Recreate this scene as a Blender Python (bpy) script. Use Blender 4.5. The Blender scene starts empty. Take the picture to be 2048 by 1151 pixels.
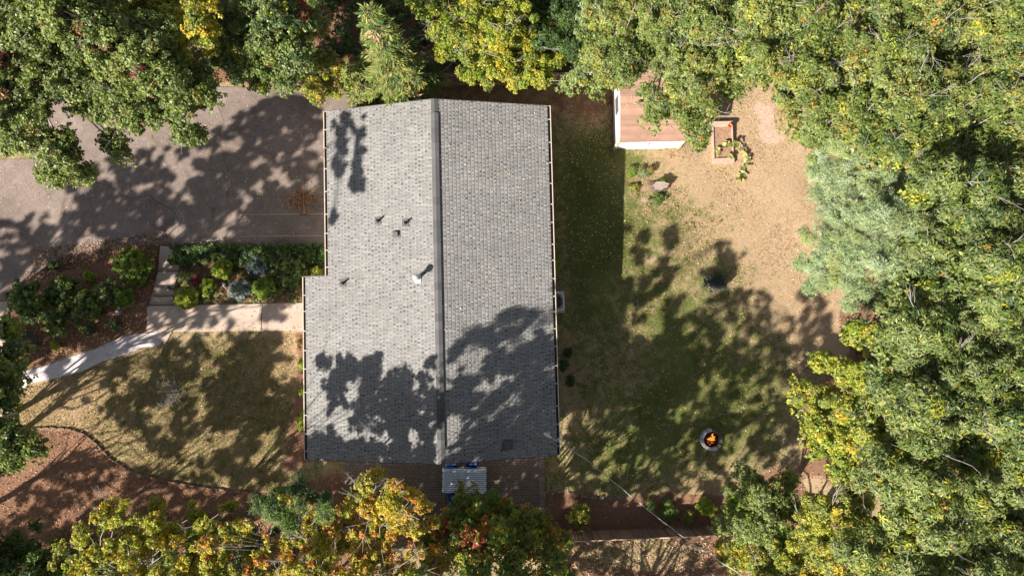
import bpy, bmesh, math, random
import numpy as np
from mathutils import Vector, Matrix
from mathutils.geometry import delaunay_2d_cdt

random.seed(7)
RNG = np.random.default_rng(11)
sc = bpy.context.scene
col = sc.collection

# ------------------------------------------------------------------ camera, sky, sun, exposure
CAM_H = 30.0
TILT = math.radians(2.8)
FPX, CX, CY = 1350.0, 1024.0, 575.5
cd = bpy.data.cameras.new('camera'); cam = bpy.data.objects.new('camera', cd); col.objects.link(cam)
cam.location = (0, 0, CAM_H); cam.rotation_euler = (TILT, 0, 0)
cd.sensor_width = 36; cd.lens = 36 * FPX / 2048.0
cd.clip_start = 0.5; cd.clip_end = 1500
sc.camera = cam
SUN_AZ, SUN_EL = math.radians(40), math.radians(38)          # shadows run towards +x +y at 40 degrees
to_sun = Vector((-math.cos(SUN_AZ) * math.cos(SUN_EL), -math.sin(SUN_AZ) * math.cos(SUN_EL), math.sin(SUN_EL)))
w = bpy.data.worlds.new('World'); sc.world = w; w.use_nodes = True
nt = w.node_tree; nt.nodes.clear()
sky = nt.nodes.new('ShaderNodeTexSky'); sky.sky_type = 'NISHITA'; sky.sun_disc = False
sky.sun_elevation = SUN_EL; sky.sun_rotation = math.atan2(to_sun.x, to_sun.y)
bg = nt.nodes.new('ShaderNodeBackground'); bg.inputs[1].default_value = 0.052
wo = nt.nodes.new('ShaderNodeOutputWorld')
hs = nt.nodes.new('ShaderNodeHueSaturation'); hs.inputs['Saturation'].default_value = 0.55; nt.links.new(sky.outputs[0], hs.inputs['Color']); nt.links.new(hs.outputs[0], bg.inputs[0]); nt.links.new(bg.outputs[0], wo.inputs[0])
sd = bpy.data.lights.new('sun', 'SUN'); sd.energy = 5.0; sd.angle = math.radians(0.55); sd.color = (1.0, 0.92, 0.82)
so = bpy.data.objects.new('sun', sd); col.objects.link(so); so.location = (-40, -30, 50)
so.rotation_euler = to_sun.to_track_quat('Z', 'Y').to_euler()
sc.view_settings.view_transform = 'Standard'; sc.view_settings.look = 'None'
sc.view_settings.exposure = 1.22; sc.view_settings.gamma = 1.0

# ------------------------------------------------------------------ geometry of the view and of the ground
def ray(px, py):
    x, y = (px - CX) / FPX, -(py - CY) / FPX
    c, s = math.cos(TILT), math.sin(TILT)
    return (x, y * c + s, y * s - c)
def P(px, py, z=0.0):
    d = ray(px, py); t = (z - CAM_H) / d[2]
    return Vector((d[0] * t, d[1] * t, z))
def sst(a, b, x):
    t = np.clip((np.asarray(x, dtype=float) - a) / (b - a), 0, 1); return t * t * (3 - 2 * t)
def TZ(x, y):
    x = np.asarray(x, dtype=float); y = np.asarray(y, dtype=float)
    back = -0.072 * np.clip(y + 2.5, 0, 14)
    front = -0.62 * np.clip((y - 0.75) / 1.6, 0, 1)
    b = sst(-7.0, 1.0, x)
    return front * (1 - b) + back * b
def tz(x, y): return float(TZ(x, y))
def G(px, py, dz=0.0):
    z = 0.0
    for _ in range(6):
        p = P(px, py, z); z = tz(p.x, p.y)
    p = P(px, py, z); p.z = z + dz
    return p
def back_from_shadow(px, py, zs, h):
    """point at height h whose shadow falls on the surface point seen at px,py (zs None = ground)"""
    p = G(px, py) if zs is None else P(px, py, zs)
    return p + to_sun * ((h - p.z) / to_sun.z)

# ------------------------------------------------------------------ object helpers
def tag(o, label=None, cat=None, group=None, kind=None):
    if label: o['label'] = label
    if cat: o['category'] = cat
    if group: o['group'] = group
    if kind: o['kind'] = kind
    return o
def empty(name, loc=(0, 0, 0), rz=0.0):
    o = bpy.data.objects.new(name, None); col.objects.link(o)
    o.location = loc; o.rotation_euler = (0, 0, rz); o.empty_display_size = 0.2
    return o
class MB:
    def __init__(self): self.v = []; self.f = []; self.c = []; self.cur = (1, 1, 1)
    def add(self, vs, fs):
        n = len(self.v); self.v += [tuple(p) for p in vs]
        for f in fs: self.f.append(tuple(i + n for i in f)); self.c.append(self.cur)
    def box(self, c, s, rz=0.0, m=None, bev=0.0):
        hx, hy, hz = s[0] / 2, s[1] / 2, s[2] / 2
        if bev > 0:
            b = min(bev, hx * .49, hy * .49); 
            ring = [(-hx + b, -hy), (hx - b, -hy), (hx, -hy + b), (hx, hy - b), (hx - b, hy), (-hx + b, hy), (-hx, hy - b), (-hx, -hy + b)]
            bz = min(bev, hz)
            vs = [(x, y, -hz) for x, y in ring] + [(x, y, hz - bz) for x, y in ring] + [(x * (1 - b / hx), y * (1 - b / hy), hz) for x, y in ring]
            fs = [tuple(range(7, -1, -1)), tuple(range(16, 24))]
            for k in (0, 8):
                for i in range(8): j = (i + 1) % 8; fs.append((k + i, k + j, k + 8 + j, k + 8 + i))
        else:
            vs = [(x, y, z) for z in (-hz, hz) for x, y in ((-hx, -hy), (hx, -hy), (hx, hy), (-hx, hy))]
            fs = [(3, 2, 1, 0), (4, 5, 6, 7), (0, 1, 5, 4), (1, 2, 6, 5), (2, 3, 7, 6), (3, 0, 4, 7)]
        M = Matrix.Translation(c) @ Matrix.Rotation(rz, 4, 'Z')
        if m is not None: M = m @ M
        self.add([M @ Vector(v) for v in vs], fs); return self
    def prism(self, poly, z0, z1):
        n = len(poly)
        zz0 = z0 if callable(z0) else (lambda x, y: z0)
        zz1 = z1 if callable(z1) else (lambda x, y: z1)
        vs = [(x, y, zz0(x, y)) for x, y in poly] + [(x, y, zz1(x, y)) for x, y in poly]
        fs = [tuple(range(n - 1, -1, -1)), tuple(range(n, 2 * n))] + [(i, (i + 1) % n, n + (i + 1) % n, n + i) for i in range(n)]
        self.add(vs, fs); return self
    def tube(self, pts, radii, sides=6, cap=True):
        pts = [Vector(p) for p in pts]
        if not hasattr(radii, '__len__'): radii = [radii] * len(pts)
        n0 = len(self.v); up = Vector((0.13, 0.21, 0.97)); vs = []
        for i, p in enumerate(pts):
            d = (pts[min(i + 1, len(pts) - 1)] - pts[max(i - 1, 0)])
            d = d.normalized() if d.length > 1e-9 else Vector((0, 0, 1))
            a = d.cross(up)
            if a.length < 1e-3: a = d.cross(Vector((1, 0, 0)))
            a.normalize(); b = d.cross(a)
            for k in range(sides):
                t = 2 * math.pi * k / sides
                vs.append(p + (a * math.cos(t) + b * math.sin(t)) * radii[i])
        fs = []
        for i in range(len(pts) - 1):
            for k in range(sides):
                j = (k + 1) % sides
                fs.append((i * sides + k, i * sides + j, (i + 1) * sides + j, (i + 1) * sides + k))
        if cap: fs += [tuple(range(sides)), tuple(range(len(pts) * sides - 1, (len(pts) - 1) * sides - 1, -1))]
        self.add(vs, fs); return self
    def lathe(self, prof, c=(0, 0, 0), sides=20, m=None):
        vs = []; fs = []
        for r, z in prof:
            for k in range(sides):
                t = 2 * math.pi * k / sides; v = Vector((c[0] + r * math.cos(t), c[1] + r * math.sin(t), c[2] + z))
                vs.append(m @ v if m is not None else v)
        for i in range(len(prof) - 1):
            for k in range(sides):
                j = (k + 1) % sides
                fs.append((i * sides + k, i * sides + j, (i + 1) * sides + j, (i + 1) * sides + k))
        fs += [tuple(range(sides - 1, -1, -1)), tuple(range((len(prof) - 1) * sides, len(prof) * sides))]
        self.add(vs, fs); return self
    def build(self, name, mat, parent=None, smooth=False, colors=False):
        me = bpy.data.meshes.new(name); me.from_pydata(self.v, [], self.f); me.update()
        o = bpy.data.objects.new(name, me); col.objects.link(o)
        if mat: me.materials.append(mat)
        if parent: o.parent = parent
        if smooth: me.polygons.foreach_set('use_smooth', [True] * len(me.polygons))
        if colors:
            at = me.attributes.new('tint', 'FLOAT_COLOR', 'FACE')
            a = np.ones((len(self.c), 4), dtype=np.float32); a[:, :3] = np.array(self.c); at.data.foreach_set('color', a.ravel())
        return o
def mesh_arrays(name, V, Fc, mat, parent=None, C=None, smooth=False):
    me = bpy.data.meshes.new(name); n, k = Fc.shape
    me.vertices.add(len(V)); me.vertices.foreach_set('co', V.astype(np.float32).ravel())
    me.loops.add(n * k); me.loops.foreach_set('vertex_index', Fc.astype(np.int32).ravel())
    me.polygons.add(n); me.polygons.foreach_set('loop_start', np.arange(0, n * k, k, dtype=np.int32))
    me.update(calc_edges=True)
    if smooth: me.polygons.foreach_set('use_smooth', [True] * n)
    me.materials.append(mat)
    if C is not None:
        at = me.attributes.new('tint', 'FLOAT_COLOR', 'FACE')
        a = np.ones((n, 4), dtype=np.float32); a[:, :3] = C; at.data.foreach_set('color', a.ravel())
    me.validate()
    o = bpy.data.objects.new(name, me); col.objects.link(o)
    if parent: o.parent = parent
    return o
def copy_tree(o, parent=None):
    c = o.copy(); col.objects.link(c); c.parent = parent
    for ch in [x for x in bpy.data.objects if x.parent == o]: copy_tree(ch, c)
    return c

# ------------------------------------------------------------------ materials
def newmat(name):
    m = bpy.data.materials.new(name); m.use_nodes = True; t = m.node_tree; t.nodes.clear()
    out = t.nodes.new('ShaderNodeOutputMaterial'); b = t.nodes.new('ShaderNodeBsdfPrincipled')
    t.links.new(b.outputs[0], out.inputs[0]); b.inputs['Specular IOR Level'].default_value = 0.3
    return m, t, b, out
def nd(t, typ, **kw):
    n = t.nodes.new(typ)
    for k, v in kw.items():
        if k.startswith('i_'):
            key = k[2:]; key = int(key) if key.isdigit() else key.replace('_', ' ')
            n.inputs[key].default_value = v
        else: setattr(n, k, v)
    return n
def noise(t, scale, detail=6, rough=0.6, vec=None, dist=0.0):
    n = nd(t, 'ShaderNodeTexNoise'); n.inputs['Scale'].default_value = scale; n.inputs['Detail'].default_value = detail
    n.inputs['Roughness'].default_value = rough; n.inputs['Distortion'].default_value = dist
    if vec is not None: t.links.new(vec, n.inputs['Vector'])
    return n.outputs[0]
def ramp(t, fac, stops, interp='LINEAR'):
    r = t.nodes.new('ShaderNodeValToRGB'); r.color_ramp.interpolation = interp
    el = r.color_ramp.elements
    while len(el) < len(stops): el.new(0.5)
    for e, (p, c) in zip(el, stops): e.position = p; e.color = (*c, 1) if hasattr(c, '__len__') else (c, c, c, 1)
    t.links.new(fac, r.inputs[0]); return r.outputs[0]
def mix(t, fac, a, b, blend='MIX'):
    m = t.nodes.new('ShaderNodeMix'); m.data_type = 'RGBA'; m.blend_type = blend
    for sock, v in ((m.inputs[0], fac), (m.inputs[6], a), (m.inputs[7], b)):
        if isinstance(v, (int, float)): sock.default_value = v
        elif isinstance(v, tuple): sock.default_value = (*v, 1)
        else: t.links.new(v, sock)
    return m.outputs[2]
def mth(t, op, a, b=0.0, clamp=False):
    m = t.nodes.new('ShaderNodeMath'); m.operation = op; m.use_clamp = clamp
    for i, v in enumerate((a, b)):
        if isinstance(v, (int, float)): m.inputs[i].default_value = v
        else: t.links.new(v, m.inputs[i])
    return m.outputs[0]
def bump(t, b, h, strength=0.5, dist=0.02):
    n = t.nodes.new('ShaderNodeBump'); n.inputs['Strength'].default_value = strength; n.inputs['Distance'].default_value = dist
    t.links.new(h, n.inputs['Height']); t.links.new(n.outputs[0], b.inputs['Normal'])
def pos(t): return t.nodes.new('ShaderNodeNewGeometry').outputs['Position']

def surf(name, c1, c2, scale=8, rough=0.8, bs=0.3, bd=0.01, fine=None, metallic=0.0, spec=0.3):
    m, t, b, _ = newmat(name); tc = t.nodes.new('ShaderNodeTexCoord').outputs['Object']
    n = noise(t, scale, 8, 0.65, tc); c = mix(t, ramp(t, n, [(0.3, 0.0), (0.7, 1.0)]), c1, c2)
    if fine:
        n2 = noise(t, fine, 4, 0.7, tc); c = mix(t, 0.5, c, ramp(t, n2, [(0.3, 0.35), (0.7, 0.65)]), 'OVERLAY')
        bump(t, b, n2, bs, bd)
    else: bump(t, b, n, bs, bd)
    t.links.new(c, b.inputs['Base Color']); b.inputs['Roughness'].default_value = rough
    b.inputs['Metallic'].default_value = metallic; b.inputs['Specular IOR Level'].default_value = spec
    return m
def tintmat(name, rough=0.85, nscale=40, amt=0.35, bs=0.2, bd=0.004, spec=0.25):
    m, t, b, _ = newmat(name); a = nd(t, 'ShaderNodeAttribute', attribute_name='tint').outputs['Color']
    p = pos(t); n = noise(t, nscale, 4, 0.7, p); n2 = noise(t, 0.6, 4, 0.6, p)
    c = mix(t, amt, a, ramp(t, n, [(0.3, 0.25), (0.7, 0.75)]), 'OVERLAY')
    c = mix(t, 0.3, c, ramp(t, n2, [(0.35, 0.4), (0.65, 0.62)]), 'OVERLAY')
    t.links.new(c, b.inputs['Base Color']); b.inputs['Roughness'].default_value = rough; b.inputs['Specular IOR Level'].default_value = spec
    bump(t, b, n, bs, bd); return m
def leafmat(name, trans=0.42, rough=0.42, spec=0.4):
    m, t, b, out = newmat(name); a = nd(t, 'ShaderNodeAttribute', attribute_name='tint').outputs['Color']
    n = noise(t, 9.0, 2, 0.5, pos(t)); c = mix(t, 0.3, a, ramp(t, n, [(0.3, 0.35), (0.7, 0.68)]), 'OVERLAY')
    t.links.new(c, b.inputs['Base Color']); b.inputs['Roughness'].default_value = rough; b.inputs['Specular IOR Level'].default_value = spec
    tr = t.nodes.new('ShaderNodeBsdfTranslucent'); t.links.new(mix(t, 1.0, c, (1.0, 1.0, 0.55), 'MULTIPLY'), tr.inputs[0])
    ms = t.nodes.new('ShaderNodeMixShader'); ms.inputs[0].default_value = trans
    t.links.new(b.outputs[0], ms.inputs[1]); t.links.new(tr.outputs[0], ms.inputs[2]); t.links.new(ms.outputs[0], out.inputs[0])
    return m
M_LEAF = leafmat('leaf_blade'); M_NEEDLE = leafmat('needle_foliage', 0.15, 0.6, 0.2)
M_DRY = leafmat('dry_leaf', 0.12, 0.8, 0.15)
M_BARK = surf('grey_bark', (0.20, 0.17, 0.15), (0.42, 0.38, 0.35), 14, 0.9, 0.6, 0.02, fine=60)
M_BARKD = surf('brown_bark', (0.08, 0.06, 0.05), (0.18, 0.14, 0.11), 14, 0.9, 0.6, 0.02, fine=60)
M_WOOD = surf('weathered_wood', (0.34, 0.23, 0.17), (0.5, 0.37, 0.29), 5, 0.85, 0.3, 0.006, fine=50)
M_FENCE = tintmat('fence_board', 0.9, 30, 0.5)
M_CONC = surf('concrete_slab', (0.36, 0.28, 0.225), (0.47, 0.375, 0.31), 1.3, 0.9, 0.3, 0.004, fine=45)
M_FLAG = surf('pale_flagstone', (0.42, 0.38, 0.40), (0.62, 0.56, 0.57), 2.2, 0.85, 0.4, 0.01, fine=26)
M_WHITE = surf('white_paint', (0.74, 0.71, 0.66), (0.82, 0.79, 0.75), 3, 0.5, 0.1, 0.002)
M_SIDING = surf('siding_paint', (0.68, 0.64, 0.57), (0.76, 0.72, 0.65), 2, 0.6, 0.1, 0.002)
M_GUTTER = surf('gutter_metal', (0.5, 0.43, 0.36), (0.62, 0.55, 0.46), 3, 0.4, 0.1, 0.002)
M_DIRT = surf('gutter_debris', (0.02, 0.016, 0.012), (0.06, 0.045, 0.03), 20, 0.95, 0.5, 0.01)
M_GLASS = surf('window_glass', (0.03, 0.04, 0.05), (0.05, 0.06, 0.07), 1, 0.08, 0.0, 0.001, spec=0.6)
M_METAL = surf('galvanised_metal', (0.55, 0.56, 0.56), (0.7, 0.7, 0.7), 9, 0.4, 0.1, 0.002, metallic=0.5)
M_GREYM = surf('grey_metal', (0.3, 0.31, 0.32), (0.42, 0.44, 0.45), 9, 0.5, 0.1, 0.002, metallic=0.2)
M_LEAD = surf('grey_flashing', (0.075, 0.075, 0.08), (0.12, 0.12, 0.12), 9, 0.7, 0.1, 0.002)
M_BLACK = surf('black_plastic', (0.012, 0.012, 0.014), (0.03, 0.03, 0.032), 9, 0.5, 0.1, 0.002)
M_STONE = surf('ring_stone', (0.26, 0.26, 0.29), (0.45, 0.45, 0.48), 6, 0.85, 0.6, 0.01, fine=40)
M_ROCK = surf('mossy_boulder', (0.05, 0.055, 0.038), (0.15, 0.14, 0.11), 5, 0.95, 0.8, 0.03, fine=30)
M_ROCK2 = surf('rough_rock', (0.12, 0.11, 0.1), (0.26, 0.23, 0.2), 6, 0.9, 0.6, 0.01, fine=40)
M_CHAR = surf('charred_wood', (0.008, 0.007, 0.006), (0.05, 0.03, 0.02), 12, 0.95, 0.6, 0.01)
M_BLUE = surf('blue_fabric', (0.008, 0.035, 0.13), (0.014, 0.055, 0.18), 20, 0.85, 0.3, 0.003)
M_ROOF = tintmat('asphalt_shingle', 0.92, 70, 0.3, 0.4, 0.004, 0.2)
M_TINT = tintmat('painted_tint', 0.8, 50, 0.25)
M_SOIL = surf('bed_soil', (0.20, 0.11, 0.07), (0.42, 0.27, 0.18), 10, 0.95, 0.8, 0.03, fine=60)

def flame_mat():
    m = bpy.data.materials.new('flame'); m.use_nodes = True; t = m.node_tree; t.nodes.clear()
    out = t.nodes.new('ShaderNodeOutputMaterial'); e = t.nodes.new('ShaderNodeEmission')
    tc = t.nodes.new('ShaderNodeTexCoord').outputs['Object']; sp = t.nodes.new('ShaderNodeSeparateXYZ'); t.links.new(tc, sp.inputs[0])
    n = noise(t, 9, 3, 0.6, tc)
    c = ramp(t, mth(t, 'ADD', mth(t, 'MULTIPLY', sp.outputs[2], 0.9), mth(t, 'MULTIPLY', n, 0.6)), [(0.25, (1.0, 0.62, 0.16)), (0.5, (1.0, 0.38, 0.04)), (0.9, (0.8, 0.12, 0.01))])
    t.links.new(c, e.inputs[0]); e.inputs[1].default_value = 0.6; t.links.new(e.outputs[0], out.inputs[0]); return m
M_FLAME = flame_mat()

def ground_mat():
    m, t, b, _ = newmat('lawn_ground'); p = pos(t)
    a = nd(t, 'ShaderNodeAttribute', attribute_name='zones').outputs['Color']
    sp = t.nodes.new('ShaderNodeSeparateColor'); t.links.new(a, sp.inputs[0])
    nL = noise(t, 0.55, 6, 0.6, p, 0.3); nM = noise(t, 2.4, 6, 0.65, p, 0.3); nF = noise(t, 14, 6, 0.75, p); nX = noise(t, 45, 4, 0.8, p)
    nBl = noise(t, 90, 2, 0.7, p)
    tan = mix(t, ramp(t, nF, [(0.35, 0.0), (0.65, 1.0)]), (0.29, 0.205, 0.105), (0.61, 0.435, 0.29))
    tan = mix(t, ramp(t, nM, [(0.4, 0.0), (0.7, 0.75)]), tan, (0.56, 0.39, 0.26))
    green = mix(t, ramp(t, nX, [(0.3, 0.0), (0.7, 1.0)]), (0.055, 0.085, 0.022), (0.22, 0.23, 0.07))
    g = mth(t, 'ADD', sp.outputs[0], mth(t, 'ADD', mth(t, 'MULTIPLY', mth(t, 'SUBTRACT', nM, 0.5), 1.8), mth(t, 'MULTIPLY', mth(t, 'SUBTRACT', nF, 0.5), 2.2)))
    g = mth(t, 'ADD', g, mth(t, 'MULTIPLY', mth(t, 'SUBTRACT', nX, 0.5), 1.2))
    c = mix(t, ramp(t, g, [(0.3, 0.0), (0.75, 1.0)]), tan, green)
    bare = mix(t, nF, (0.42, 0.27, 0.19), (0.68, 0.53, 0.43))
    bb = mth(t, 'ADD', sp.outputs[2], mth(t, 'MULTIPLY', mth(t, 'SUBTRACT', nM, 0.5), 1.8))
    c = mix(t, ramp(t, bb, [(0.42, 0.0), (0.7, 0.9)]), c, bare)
    mul = ramp(t, nX, [(0.25, (0.07, 0.034, 0.02)), (0.5, (0.27, 0.15, 0.095)), (0.75, (0.55, 0.33, 0.21))])
    mul = mix(t, ramp(t, nL, [(0.45, 0.0), (0.65, 0.5)]), mul, (0.12, 0.065, 0.04))
    mm = mth(t, 'ADD', sp.outputs[1], mth(t, 'ADD', mth(t, 'MULTIPLY', mth(t, 'SUBTRACT', nM, 0.5), 1.1), mth(t, 'MULTIPLY', mth(t, 'SUBTRACT', nF, 0.5), 1.2)))
    c = mix(t, ramp(t, mm, [(0.42, 0.0), (0.58, 1.0)]), c, mul)
    t.links.new(c, b.inputs['Base Color']); b.inputs['Roughness'].default_value = 0.95; b.inputs['Specular IOR Level'].default_value = 0.1
    h = mth(t, 'ADD', nX, mth(t, 'ADD', nBl, mth(t, 'MULTIPLY', nF, 2.0))); bump(t, b, h, 0.7, 0.035)
    return m
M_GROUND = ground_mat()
def drive_mat():
    m, t, b, _ = newmat('driveway_surface'); p = pos(t)
    nL = noise(t, 0.4, 6, 0.6, p); nM = noise(t, 3.0, 6, 0.7, p); nX = noise(t, 60, 3, 0.8, p)
    c = mix(t, ramp(t, nL, [(0.35, 0.0), (0.65, 1.0)]), (0.16, 0.125, 0.108), (0.235, 0.185, 0.16))
    c = mix(t, ramp(t, nM, [(0.45, 0.0), (0.75, 0.5)]), c, (0.12, 0.10, 0.09))
    n8 = noise(t, 9.0, 5, 0.75, p); c = mix(t, 0.55, c, ramp(t, n8, [(0.3, 0.3), (0.7, 0.7)]), 'OVERLAY')
    nS = noise(t, 0.9, 3, 0.5, p, 0.8); c = mix(t, ramp(t, nS, [(0.58, 0.0), (0.72, 0.45)]), c, (0.07, 0.055, 0.048)); c = mix(t, ramp(t, nS, [(0.28, 0.35), (0.4, 0.0)]), c, (0.33, 0.27, 0.235))
    c = mix(t, 0.6, c, ramp(t, nX, [(0.3, 0.3), (0.7, 0.7)]), 'OVERLAY')
    t.links.new(c, b.inputs['Base Color']); b.inputs['Roughness'].default_value = 0.9
    bump(t, b, nX, 0.5, 0.008); return m
M_DRIVE = drive_mat()
def paver_mat():
    m, t, b, _ = newmat('patio_paver'); tc = t.nodes.new('ShaderNodeTexCoord').outputs['Object']
    br = t.nodes.new('ShaderNodeTexBrick'); t.links.new(tc, br.inputs['Vector'])
    for k, v in (('Scale', 1.0), ('Mortar Size', 0.012), ('Brick Width', 0.23), ('Row Height', 0.115), ('Bias', 0.0)): br.inputs[k].default_value = v
    br.inputs['Color1'].default_value = (0.13, 0.105, 0.09, 1); br.inputs['Color2'].default_value = (0.19, 0.15, 0.13, 1); br.inputs['Mortar'].default_value = (0.06, 0.05, 0.04, 1)
    n = noise(t, 1.1, 6, 0.6, tc); nx = noise(t, 50, 3, 0.7, tc)
    c = mix(t, ramp(t, n, [(0.4, 0.0), (0.7, 0.6)]), br.outputs[0], (0.13, 0.095, 0.07)); c = mix(t, 0.4, c, ramp(t, nx, [(0.3, 0.3), (0.7, 0.7)]), 'OVERLAY')
    t.links.new(c, b.inputs['Base Color']); b.inputs['Roughness'].default_value = 0.9
    bump(t, b, br.outputs['Fac'], -0.6, 0.006); return m
M_PAVER = paver_mat()
def cloth_mat():
    m, t, b, _ = newmat('striped_cloth'); tc = t.nodes.new('ShaderNodeTexCoord').outputs['Object']
    wv = t.nodes.new('ShaderNodeTexWave'); wv.wave_type = 'BANDS'; wv.bands_direction = 'Y'; wv.inputs['Scale'].default_value = 3.6; wv.inputs['Distortion'].default_value = 0.0
    t.links.new(tc, wv.inputs['Vector'])
    c = ramp(t, wv.outputs[0], [(0.0, (0.07, 0.11, 0.2)), (0.3, (0.34, 0.41, 0.52)), (0.5, (0.5, 0.56, 0.65))])
    t.links.new(c, b.inputs['Base Color']); b.inputs['Roughness'].default_value = 0.9; return m
M_CLOTH = cloth_mat()

# ------------------------------------------------------------------ the ground: one sheet
def inpoly(x, y, poly):
    ins = np.zeros(x.shape, bool); n = len(poly)
    for i in range(n):
        x1, y1 = poly[i]; x2, y2 = poly[(i + 1) % n]
        cnd = ((y1 > y) != (y2 > y)) & (x < (x2 - x1) * (y - y1) / (y2 - y1 + 1e-12) + x1); ins ^= cnd
    return ins
def wpoly(pts): return [(G(a, b).x, G(a, b).y) for a, b in pts]
def axis(lo, hi, step, far):
    core = np.arange(lo, hi + step, step); e = [step]; 
    out = []; d = step; x = 0
    while x < far: d *= 1.25; x += d; out.append(x)
    out = np.array(out); return np.concatenate([(lo - out)[::-1], core, core[-1] + out])
xs = axis(-24, 24, 0.13, 400); ys = axis(-13, 15, 0.13, 400)
X, Y = np.meshgrid(xs, ys); Z = TZ(X, Y)
nx_, ny_ = len(xs), len(ys)
V = np.stack([X, Y, Z], -1).reshape(-1, 3)
i = np.arange(nx_ - 1); j = np.arange(ny_ - 1); I, J = np.meshgrid(i, j); a = (J * nx_ + I).ravel()
Fq = np.stack([a, a + 1, a + nx_ + 1, a + nx_], 1)
Rr = np.full(X.shape, 0.49); Gg = np.zeros(X.shape); Bb = np.zeros(X.shape)
def ell(px, py, rx, ry, v, arr, rot=0.0):
    c = G(px, py); s = 30 / FPX; dx = (X - c.x) / (rx * s); dy = (Y - c.y) / (ry * s)
    arr += v * np.exp(-(dx * dx + dy * dy))
# greener and drier parts of the lawn
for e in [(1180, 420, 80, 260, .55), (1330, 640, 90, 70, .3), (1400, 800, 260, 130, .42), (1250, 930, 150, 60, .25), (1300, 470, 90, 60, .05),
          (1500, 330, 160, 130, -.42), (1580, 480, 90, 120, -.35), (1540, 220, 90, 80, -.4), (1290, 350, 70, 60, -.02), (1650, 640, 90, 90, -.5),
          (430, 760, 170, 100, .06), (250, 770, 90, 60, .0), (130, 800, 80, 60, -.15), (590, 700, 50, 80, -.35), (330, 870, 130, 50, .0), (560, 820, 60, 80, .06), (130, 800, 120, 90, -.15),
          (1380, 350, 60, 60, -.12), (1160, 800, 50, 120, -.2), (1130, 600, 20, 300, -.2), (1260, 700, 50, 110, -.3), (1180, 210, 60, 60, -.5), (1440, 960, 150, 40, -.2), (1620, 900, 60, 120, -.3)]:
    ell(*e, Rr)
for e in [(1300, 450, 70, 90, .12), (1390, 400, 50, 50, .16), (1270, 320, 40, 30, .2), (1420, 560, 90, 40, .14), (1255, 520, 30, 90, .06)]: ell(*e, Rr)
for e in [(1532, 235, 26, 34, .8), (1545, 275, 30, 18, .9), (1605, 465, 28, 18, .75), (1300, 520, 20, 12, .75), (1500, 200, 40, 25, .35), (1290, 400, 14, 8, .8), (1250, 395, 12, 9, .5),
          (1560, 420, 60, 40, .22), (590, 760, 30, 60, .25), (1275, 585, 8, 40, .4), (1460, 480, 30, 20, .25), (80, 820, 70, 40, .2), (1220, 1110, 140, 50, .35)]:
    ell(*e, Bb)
MULCH = [wpoly(q) for q in [
    [(-300, 862), (60, 856), (120, 856), (170, 866), (205, 895), (235, 925), (280, 946), (340, 960), (430, 972), (530, 985), (700, 940), (720, 1250), (-300, 1400)],
    [(20, 560), (110, 510), (200, 495), (330, 480), (345, 500), (318, 560), (300, 600), (296, 662), (250, 672), (190, 694), (120, 716), (40, 742), (20, 742)],
    [(345, 492), (655, 492), (655, 552), (612, 556), (612, 604), (345, 608)],
    [(1082, 985), (1180, 985), (1240, 995), (1330, 985), (1460, 990), (1500, 960), (1560, 930), (1640, 1000), (1900, 1100), (1900, 1400), (1082, 1400)],
    [(-300, 250), (80, 290), (80, 150), (600, 175), (800, 195), (1000, 175), (1225, 175), (1225, 100), (1500, 110), (1560, 160), (1700, 200), (1750, 560), (1660, 620), (1700, 700), (1600, 800), (1600, 950), (2700, 1200), (2700, -400), (-300, -400)],
    [(860, 210), (860, 150), (1230, 150), (1230, 225), (1150, 230), (1100, 240)],
    [(588, 662), (615, 662), (615, 925), (560, 950), (590, 800), (596, 720)]]]
for q_i, q in enumerate(MULCH): Gg[inpoly(X, Y, q)] = (1, 1, 1, 1, .8, .5, 1)[q_i]
ell(1260, 345, 34, 30, .42, Gg); ell(1300, 375, 40, 26, .45, Gg); ell(1190, 250, 70, 40, .4, Gg)
ell(1225, 1105, 120, 40, -.75, Gg); ell(1340, 1110, 80, 40, -.55, Gg); ell(1690, 620, 50, 30, -.3, Gg)
# soften the mulch mask a little
for _ in range(7):
    Gg[1:-1, 1:-1] = (Gg[1:-1, 1:-1] * 2 + Gg[:-2, 1:-1] + Gg[2:, 1:-1] + Gg[1:-1, :-2] + Gg[1:-1, 2:]) / 6
STEP_PIT = np.where(inpoly(X, Y, wpoly([(298, 612), (362, 612), (372, 488), (318, 488)])), -.28, 0)
Z[:] = TZ(X, Y) + STEP_PIT + 0.03 * (np.sin(X * 1.7 + 0.8 * np.sin(Y)) * np.sin(Y * 1.3)) * (X > 3)
V = np.stack([X, Y, Z - 0.012], -1).reshape(-1, 3)
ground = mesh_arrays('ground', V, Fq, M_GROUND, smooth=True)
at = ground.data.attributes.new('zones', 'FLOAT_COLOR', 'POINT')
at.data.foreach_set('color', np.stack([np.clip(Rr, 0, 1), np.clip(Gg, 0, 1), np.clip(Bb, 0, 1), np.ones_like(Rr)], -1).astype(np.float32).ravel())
tag(ground, kind='structure')

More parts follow.
